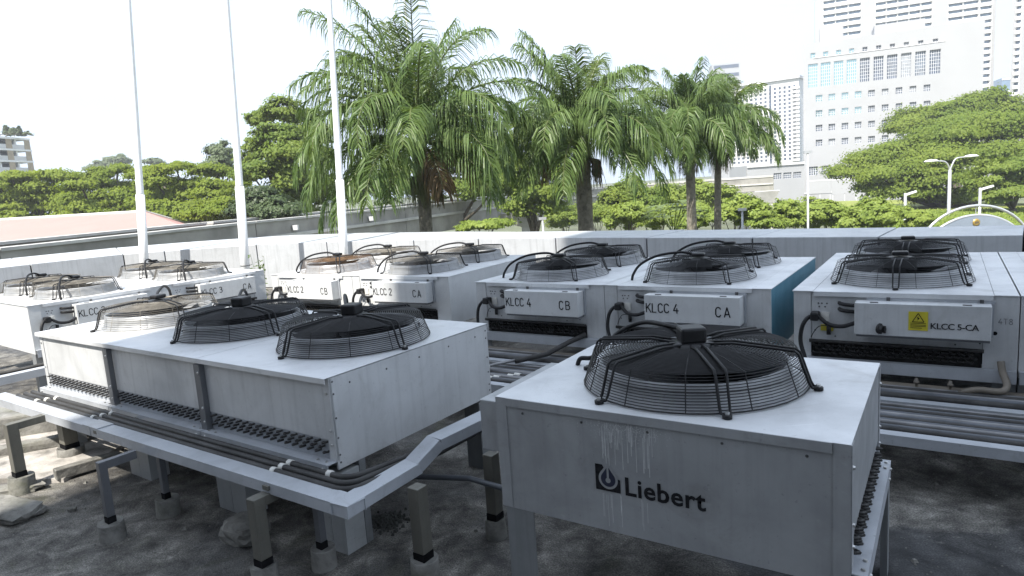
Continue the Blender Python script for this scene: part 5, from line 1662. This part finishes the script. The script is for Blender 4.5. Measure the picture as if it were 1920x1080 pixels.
# podium wing with billboards, left of the office
F2 = Facade(1400, 150, 1507, 150)
pw_ = empty('podium_building', F2.o, F2.ang, 'low white podium wing with three grid windows, left of the white office building', 'building')
zp = F2.sz(1480, 305)[1]
ops = []
for px in (1449.5, 1468, 1486.5):
    s0, z1 = F2.sz(px, 325 - (px - 1449) * .06); s1, _ = F2.sz(px + 15, 325); _, z0 = F2.sz(px, 336.5 - (px - 1449) * .06)
    ops.append((s0, s1, z0, z1))
wall_with_openings(pw_, F2.L, zp, ops, 0.3, M['bwhite'])
MB().box(0, F2.L, 0.03, 12, 0, zp - .01).build('block', M['bwhite'], pw_)
for o in ops: window(pw_, *o, 4, 3, 'glass', mull=0.09)
MB().box(0, F2.L, -0.6, -.302, zp - .5, zp).build('ledge', M['bgrey'], pw_)
# white hoarding boards in front of the office
F3 = Facade(1512, 140, 1625, 134)
for i, (xa, xb) in enumerate(((1516, 1558), (1560, 1607))):
    s0, z1 = F3.sz(xa, 341 - (xa - 1512) * .05); s1, _ = F3.sz(xb, 341); _, z0 = F3.sz(xa, 364)
    hb_ = empty('hoarding', F3.o + F3.u * s0, F3.ang, ['left', 'right'][i] + ' blank white hoarding board below the white office building', 'hoarding', 'blank hoardings')
    MB().box(0, s1 - s0, -.1, 0, z0, z1).build('board', M['bwhite'], hb_)
    MB().box(-.06, s1 - s0 + .06, -.14, .04, z1 + .01, z1 + .25).build('top_rail', M['bgrey'], hb_)
    for s in (0.1, (s1 - s0) / 2, s1 - s0 - .2): MB().box(s, s + .12, .02, .2, 0, z1).build('post', M['bgrey'], hb_)

# residential towers behind
def balcony_tower(label, fac, width_px, cols, floor_px, py_top, py_bot, depth=18, top_px=-60, name='residential_tower'):
    root = empty(name, fac.o, fac.ang, label, 'tower')
    ztop = fac.sz(width_px[0], top_px)[1]
    sA, sB = fac.sz(width_px[0], 100)[0], fac.sz(width_px[1], 100)[0]
    MB().box(sA, sB, 0.9, depth, 0, ztop).build('core', M['bwhite'], root)
    edges = []
    for (xa, xb, ylo) in cols:
        a, b = fac.sz(xa, 100)[0], fac.sz(xb, 100)[0]
        edges.append((a, b))
        zlo = fac.sz(xa, ylo)[1]
        fh = fac.sz(xa, 100)[1] - fac.sz(xa, 100 + floor_px)[1]
        z = zlo
        while z < ztop - 1:
            MB().box(a, b, -0.9, 0.5, z, z + fh * 0.50).build('balcony', M['balc'], root)
            MB().box(a + .1, b - .1, 0.80, 0.89, z + fh * .50, z + fh - .01).build('window_band', M['glassblue'], root)
            z += fh
        k = max(1, int((b - a) / 3.2))
        for j in range(k + 1):
            s = a + (b - a) * j / k
            MB().box(s - .18, s + .18, -0.3, 0.79, zlo, ztop).build('fin', M['balc'], root)
    prev = sA
    for a, b in sorted(edges):
        if a - prev > .4: MB().box(prev, a - .19, -0.6, 0.89, 0, ztop).build('pier', M['bwhite'], root)
        prev = b + .19
    if sB - prev > .4: MB().box(prev, sB, -0.6, 0.89, 0, ztop).build('pier', M['bwhite'], root)
    return root
F4 = Facade(1525, 235, 1862, 214)
balcony_tower('white residential tower with balcony bands rising behind the white office building', F4, (1528, 1864), [(1543, 1614, 80), (1640, 1746, 70), (1775, 1832, 60), (1834, 1857, 215)], 12.6, 0, 0)
F5 = Facade(1895, 205, 2000, 196)
balcony_tower('second balcony tower cut off by the right picture edge', F5, (1897, 1990), [(1902, 1913, 230), (1925, 1980, 230)], 12.8, 0, 0)
F6 = Facade(1872, 300, 1902, 298)
gl = empty('glass_building', F6.o, F6.ang, 'distant blue glass building between the two balcony towers', 'building')
zg = F6.sz(1880, 146)[1]
MB().box(0, F6.L, 0, 12, 0, zg).build('block', M['glassblue'], gl)
for k in range(8): MB().box(-.1, F6.L + .1, -.25, -.01, zg - 1 - k * 5.5, zg - .2 - k * 5.5).build('spandrel', M['balc'], gl)

# slab apartment block behind the rightmost palm
F7 = Facade(1392, 300, 1498, 286)
ap = empty('apartment_block', F7.o, F7.ang, 'pale slab apartment block with a dense window grid behind the rightmost palm', 'apartment block')
za, zb_ = F7.sz(1400, 160)[1], F7.sz(1400, 310)[1]
MB().box(-5, F7.L, 0.3, 14, 0, za).build('block', M['balc'], ap)
MB().box(-5.4, F7.L + .6, -.7, 14.4, za, za + 1.1).build('roof', M['bgrey'], ap)
rowsN = 19
for j in range(rowsN):
    z = za - 2.6 - j * (za - zb_ - 3) / rowsN
    m = MB(); fr = MB()
    for i in range(14):
        s = -4 + i * (F7.L + 3) / 13.6
        m.box(s, s + 1.0, .22, .29, z - 1.1, z)
    m.build('window_row', M['glass'], ap, kind='stuff')
    MB().box(-4.8, F7.L - .2, .20, .295, z - 1.75, z - 1.3).build('floor_band', M['balc'], ap)
    MB().box(F7.L - 2.6, F7.L + .5, -.6, .297, z - 1.7, z - .8).build('balcony', M['balc'], ap)
for s in (F7.L * .5, ):
    MB().box(s, s + .9, .20, .298, zb_, za - 1.5).build('recess', M['glass'], ap)
# faint tower far behind the third palm
F8 = Facade(1340, 420, 1392, 418)
ft = empty('residential_tower', F8.o, F8.ang, 'faint distant tower behind the top of the third palm', 'tower')
z8 = F8.sz(1366, 118)[1]
MB().box(0, F8.L, 0, 12, 0, z8).build('block', M['bwhite'], ft)
for k in range(6): MB().box(1, F8.L - 1, -.1, -.01, z8 - 3 - k * 5, z8 - 1 - k * 5).build('window_row', M['glass'], ft)

# concrete car-park style building at the far left
F9 = Facade(-60, 116, 66, 130)
cp_ = empty('concrete_building', F9.o, F9.ang, 'grey concrete building with open floors and a planted roof at the left edge', 'building')
z9 = F9.sz(30, 258)[1]
fl_h = (F9.sz(30, 258)[1] - F9.sz(30, 322)[1]) / 3.0
MB().box(0, F9.L, 3.0, 16, 0, z9 - .3).build('core', M['bgrey'], cp_)
for j in range(8):
    z = z9 - j * fl_h
    MB().box(-.1, F9.L + .1, -.1, 15.9, z - .35, z).build('floor_slab', M['balc'], cp_)
    if j < 7:
        MB().box(0.05, F9.L - .05, 0.02, .2, z - fl_h * .98, z - fl_h * .62).build('parapet_panel', M['bgrey'], cp_)
        MB().box(.3, F9.L - .3, 2.6, 2.9, z - fl_h * .95, z - .36).build('recess', M['glass'], cp_)
        for s in (0.0, F9.L * .33, F9.L * .62, F9.L - 1.3):
            MB().box(s, s + 1.3, -.06, .015, z - fl_h + .01, z - .36).build('louvre_panel', M['bbrown'], cp_)
    for s in (0.2, F9.L * .22, F9.L * .5, F9.L * .78): MB().box(s, s + .35, .25, .6, z - fl_h, z - .36).build('column', M['balc'], cp_)
px_tree('roof_tree', 'dark conical roof tree nearest the left edge on the concrete building', 126, [(14, 250, 6, 9, 0), (11, 242, 4, 6, 0)], 700, 0.45, M['darkleaf'], 14, 'trees on the concrete building', .08, gz=z9 + GZ)
px_tree('roof_tree', 'rounded roof tree in the middle of the concrete building roof', 126, [(24, 248, 7, 8, 0), (22, 252, 7, 5, 0)], 700, 0.45, M['darkleaf'], 23, 'trees on the concrete building', .08, gz=z9 + GZ)
px_tree('roof_tree', 'tall slim roof tree right of the rounded one on the concrete building', 126, [(36, 246, 4, 8, 0), (37, 252, 5, 5, 0)], 500, 0.40, M['darkleaf'], 36, 'trees on the concrete building', .08, gz=z9 + GZ)
px_tree('roof_tree', 'thin bare roof tree at the right end of the concrete building', 126, [(52, 252, 6, 6, 0)], 160, 0.35, M['greytree'], 52, 'trees on the concrete building', .06, gz=z9 + GZ)

# ================================================================== street lamps, poles, arch
def lamp_double(px, d):
    b = at(px, 395, d); t = at(px + 2, 318, d)
    k = d / FPX
    root = empty('street_lamp', (b.x, b.y, GZ), 0, 'double-armed grey street lamp in front of the huge rain tree', 'street lamp', 'street lamps')
    top = t.z - GZ
    MB().tube([(0, 0, 0), (0, 0, top)], [.16, .11], 10).build('pole', M['lamp'], root, True)
    for s, dx, dz in ((-1, 30, 16), (1, 34, 20)):
        MB().tube(catmull([(0, 0, top - .1), (s * 4 * k, 0, top + 9 * k), (s * 12 * k, 0, top + dz * k), (s * dx * k, 0, top + (dz + 1) * k)], 5), .06, 7).build('arm', M['lamp'], root, True)
        m = MB(); x = s * (dx + 5) * k
        m.lathe([(0, -.08), (.5, -.06), (.62, 0), (.4, .1), (0, .14)], 12)
        hd = m.build('lamp_head', M['lamphead'], root, True, loc=(x, 0, top + (dz + 2) * k)); hd.scale = (1, .4, 1)
lamp_double(1779, 52)
def lamp_single(px, py0, py1, d, armpx, label):
    b = at(px, py0, d); t = at(px, py1, d); k = d / FPX
    root = empty('street_lamp', (b.x, b.y, GZ), 0, label, 'street lamp', 'street lamps')
    top = t.z - GZ
    MB().tube([(0, 0, 0), (0, 0, top)], [.10, .09], 8).build('pole', M['lamp'], root, True)
    MB().bar((0, 0, top - .12), (armpx * k, 0, top + 2 * k), .16, .12).build('lamp_head', M['lamphead'], root)
lamp_single(1697, 395, 362, 46, 20, 'short lamp post with a flat head left of the double-armed lamp')
lamp_single(1837, 385, 352, 46, 24, 'short lamp post with a flat head right of the double-armed lamp')
def slim_pole(px, py, d, r, label):
    b = at(px, 425, d); t = at(px, py, d)
    root = empty('slim_pole', (b.x, b.y, GZ), 0, label, 'pole')
    MB().tube([(0, 0, 0), (0, 0, t.z - GZ)], [r, r * .8], 8).build('pole', M['lamp'], root, True)
    MB().box(-r * 3, r * 3, -r, r, t.z - GZ, t.z - GZ + r * 2).build('cap', M['lamp'], root)
slim_pole(1515, 288, 33, .065, 'slim grey pole rising from the hedge in front of the white office building')
slim_pole(1392, 395, 30, .06, 'short pale post in the hedge right of the rightmost palm')
slim_pole(1018, 412, 26, .05, 'short post with a small fixture left of the second palm trunk')
lp = at(762, 40, 60)
lr_ = empty('lightning_rod', (lp.x, lp.y, GZ), 0, 'thin mast sticking up behind the top of the tallest palm', 'mast')
MB().tube([(0, 0, 0), (0, 0, lp.z - GZ + 6)], [.2, .06], 6).build('mast', M['lamp'], lr_, True)
MB().tube([(-.3, 0, lp.z - GZ - 3), (.3, 0, lp.z - GZ - 3)], .04, 5).build('crossbar', M['lamp'], lr_)

# steel arch sign beyond the parapet on the right
ac = at(1827, 440, 21)
k = 21 / FPX
ar = empty('arch_sign', (ac.x, ac.y, GZ), 0, 'steel tube arch over a blue-grey curved sign with a round gold emblem', 'sign')
zc = ac.z - GZ - 36 * k
Rr_ = 92 * k
pts = []
for j in range(25):
    a = R(8 + 164 * j / 24)
    pts.append((-Rr_ * 1.17 * math.cos(a) * -1, 0, zc + Rr_ * .98 * math.sin(a)))
MB().tube(pts, .042, 9).build('arch_tube', M['steel'], ar, True)
for s in (pts[0], pts[-1]): MB().tube([(s[0], 0, 0), s], .055, 9).build('leg', M['steel'], ar, True)
Rp = 120 * k; zc2 = ac.z - GZ + 39 * k - Rp - 4 * k
m = MB(); face = []
for j in range(25):
    a = R(52 + 76 * j / 24); face.append((Rp * math.cos(a), zc2 + Rp * math.sin(a)))
fr = [(x, -.06, z) for x, z in face]; bk = [(x, .06, z) for x, z in face]
lowz = face[0][1] - 2.0
m.poly([(face[0][0], -.06, lowz)] + fr + [(face[-1][0], -.06, lowz)])
m.poly(list(reversed([(face[0][0], .06, lowz)] + bk + [(face[-1][0], .06, lowz)])))
sp = m.build('sign_panel', M['signgrey'], ar)
MB().tube([(x, 0, z + .02) for x, z in face], .045, 7).build('panel_rim', M['steel'], ar, True)
em = MB().lathe([(0, .03), (.075, .03), (.10, .02), (.12, 0)], 20)
em.build('emblem', M['gold'], ar, False, None, (0, -.07, zc2 + Rp - .20), (R(90), 0, 0))
e2 = MB()
for j in range(3): e2.box(-.055 + j * .04, -.03 + j * .04, -.03, .03, .031, .036)
e2.build('emblem_figure', M['boltdark'], ar, False, None, (0, -.07, zc2 + Rp - .20), (R(90), 0, 0))
MB().tube([(0.02, 0, zc2 + Rp), (0.02, 0, zc + Rr_ * .98)], .012, 5).build('tie_rod', M['lamp'], ar)

# ================================================================== humid air
hz = MB().box(-420, 420, -120, 470, GZ - 1, 130)
hm = bpy.data.materials.new('humid_air')
hm.use_nodes = True
hm.node_tree.nodes.clear()
ho = hm.node_tree.nodes.new('ShaderNodeOutputMaterial')
hv = hm.node_tree.nodes.new('ShaderNodeVolumePrincipled')
hv.inputs['Color'].default_value = (0.93, 0.96, 1.0, 1)
hv.inputs['Density'].default_value = 0.0008
hv.inputs['Anisotropy'].default_value = 0.2
hm.node_tree.links.new(hv.outputs[0], ho.inputs['Volume'])
tag(hz.build('haze', hm), kind='stuff')
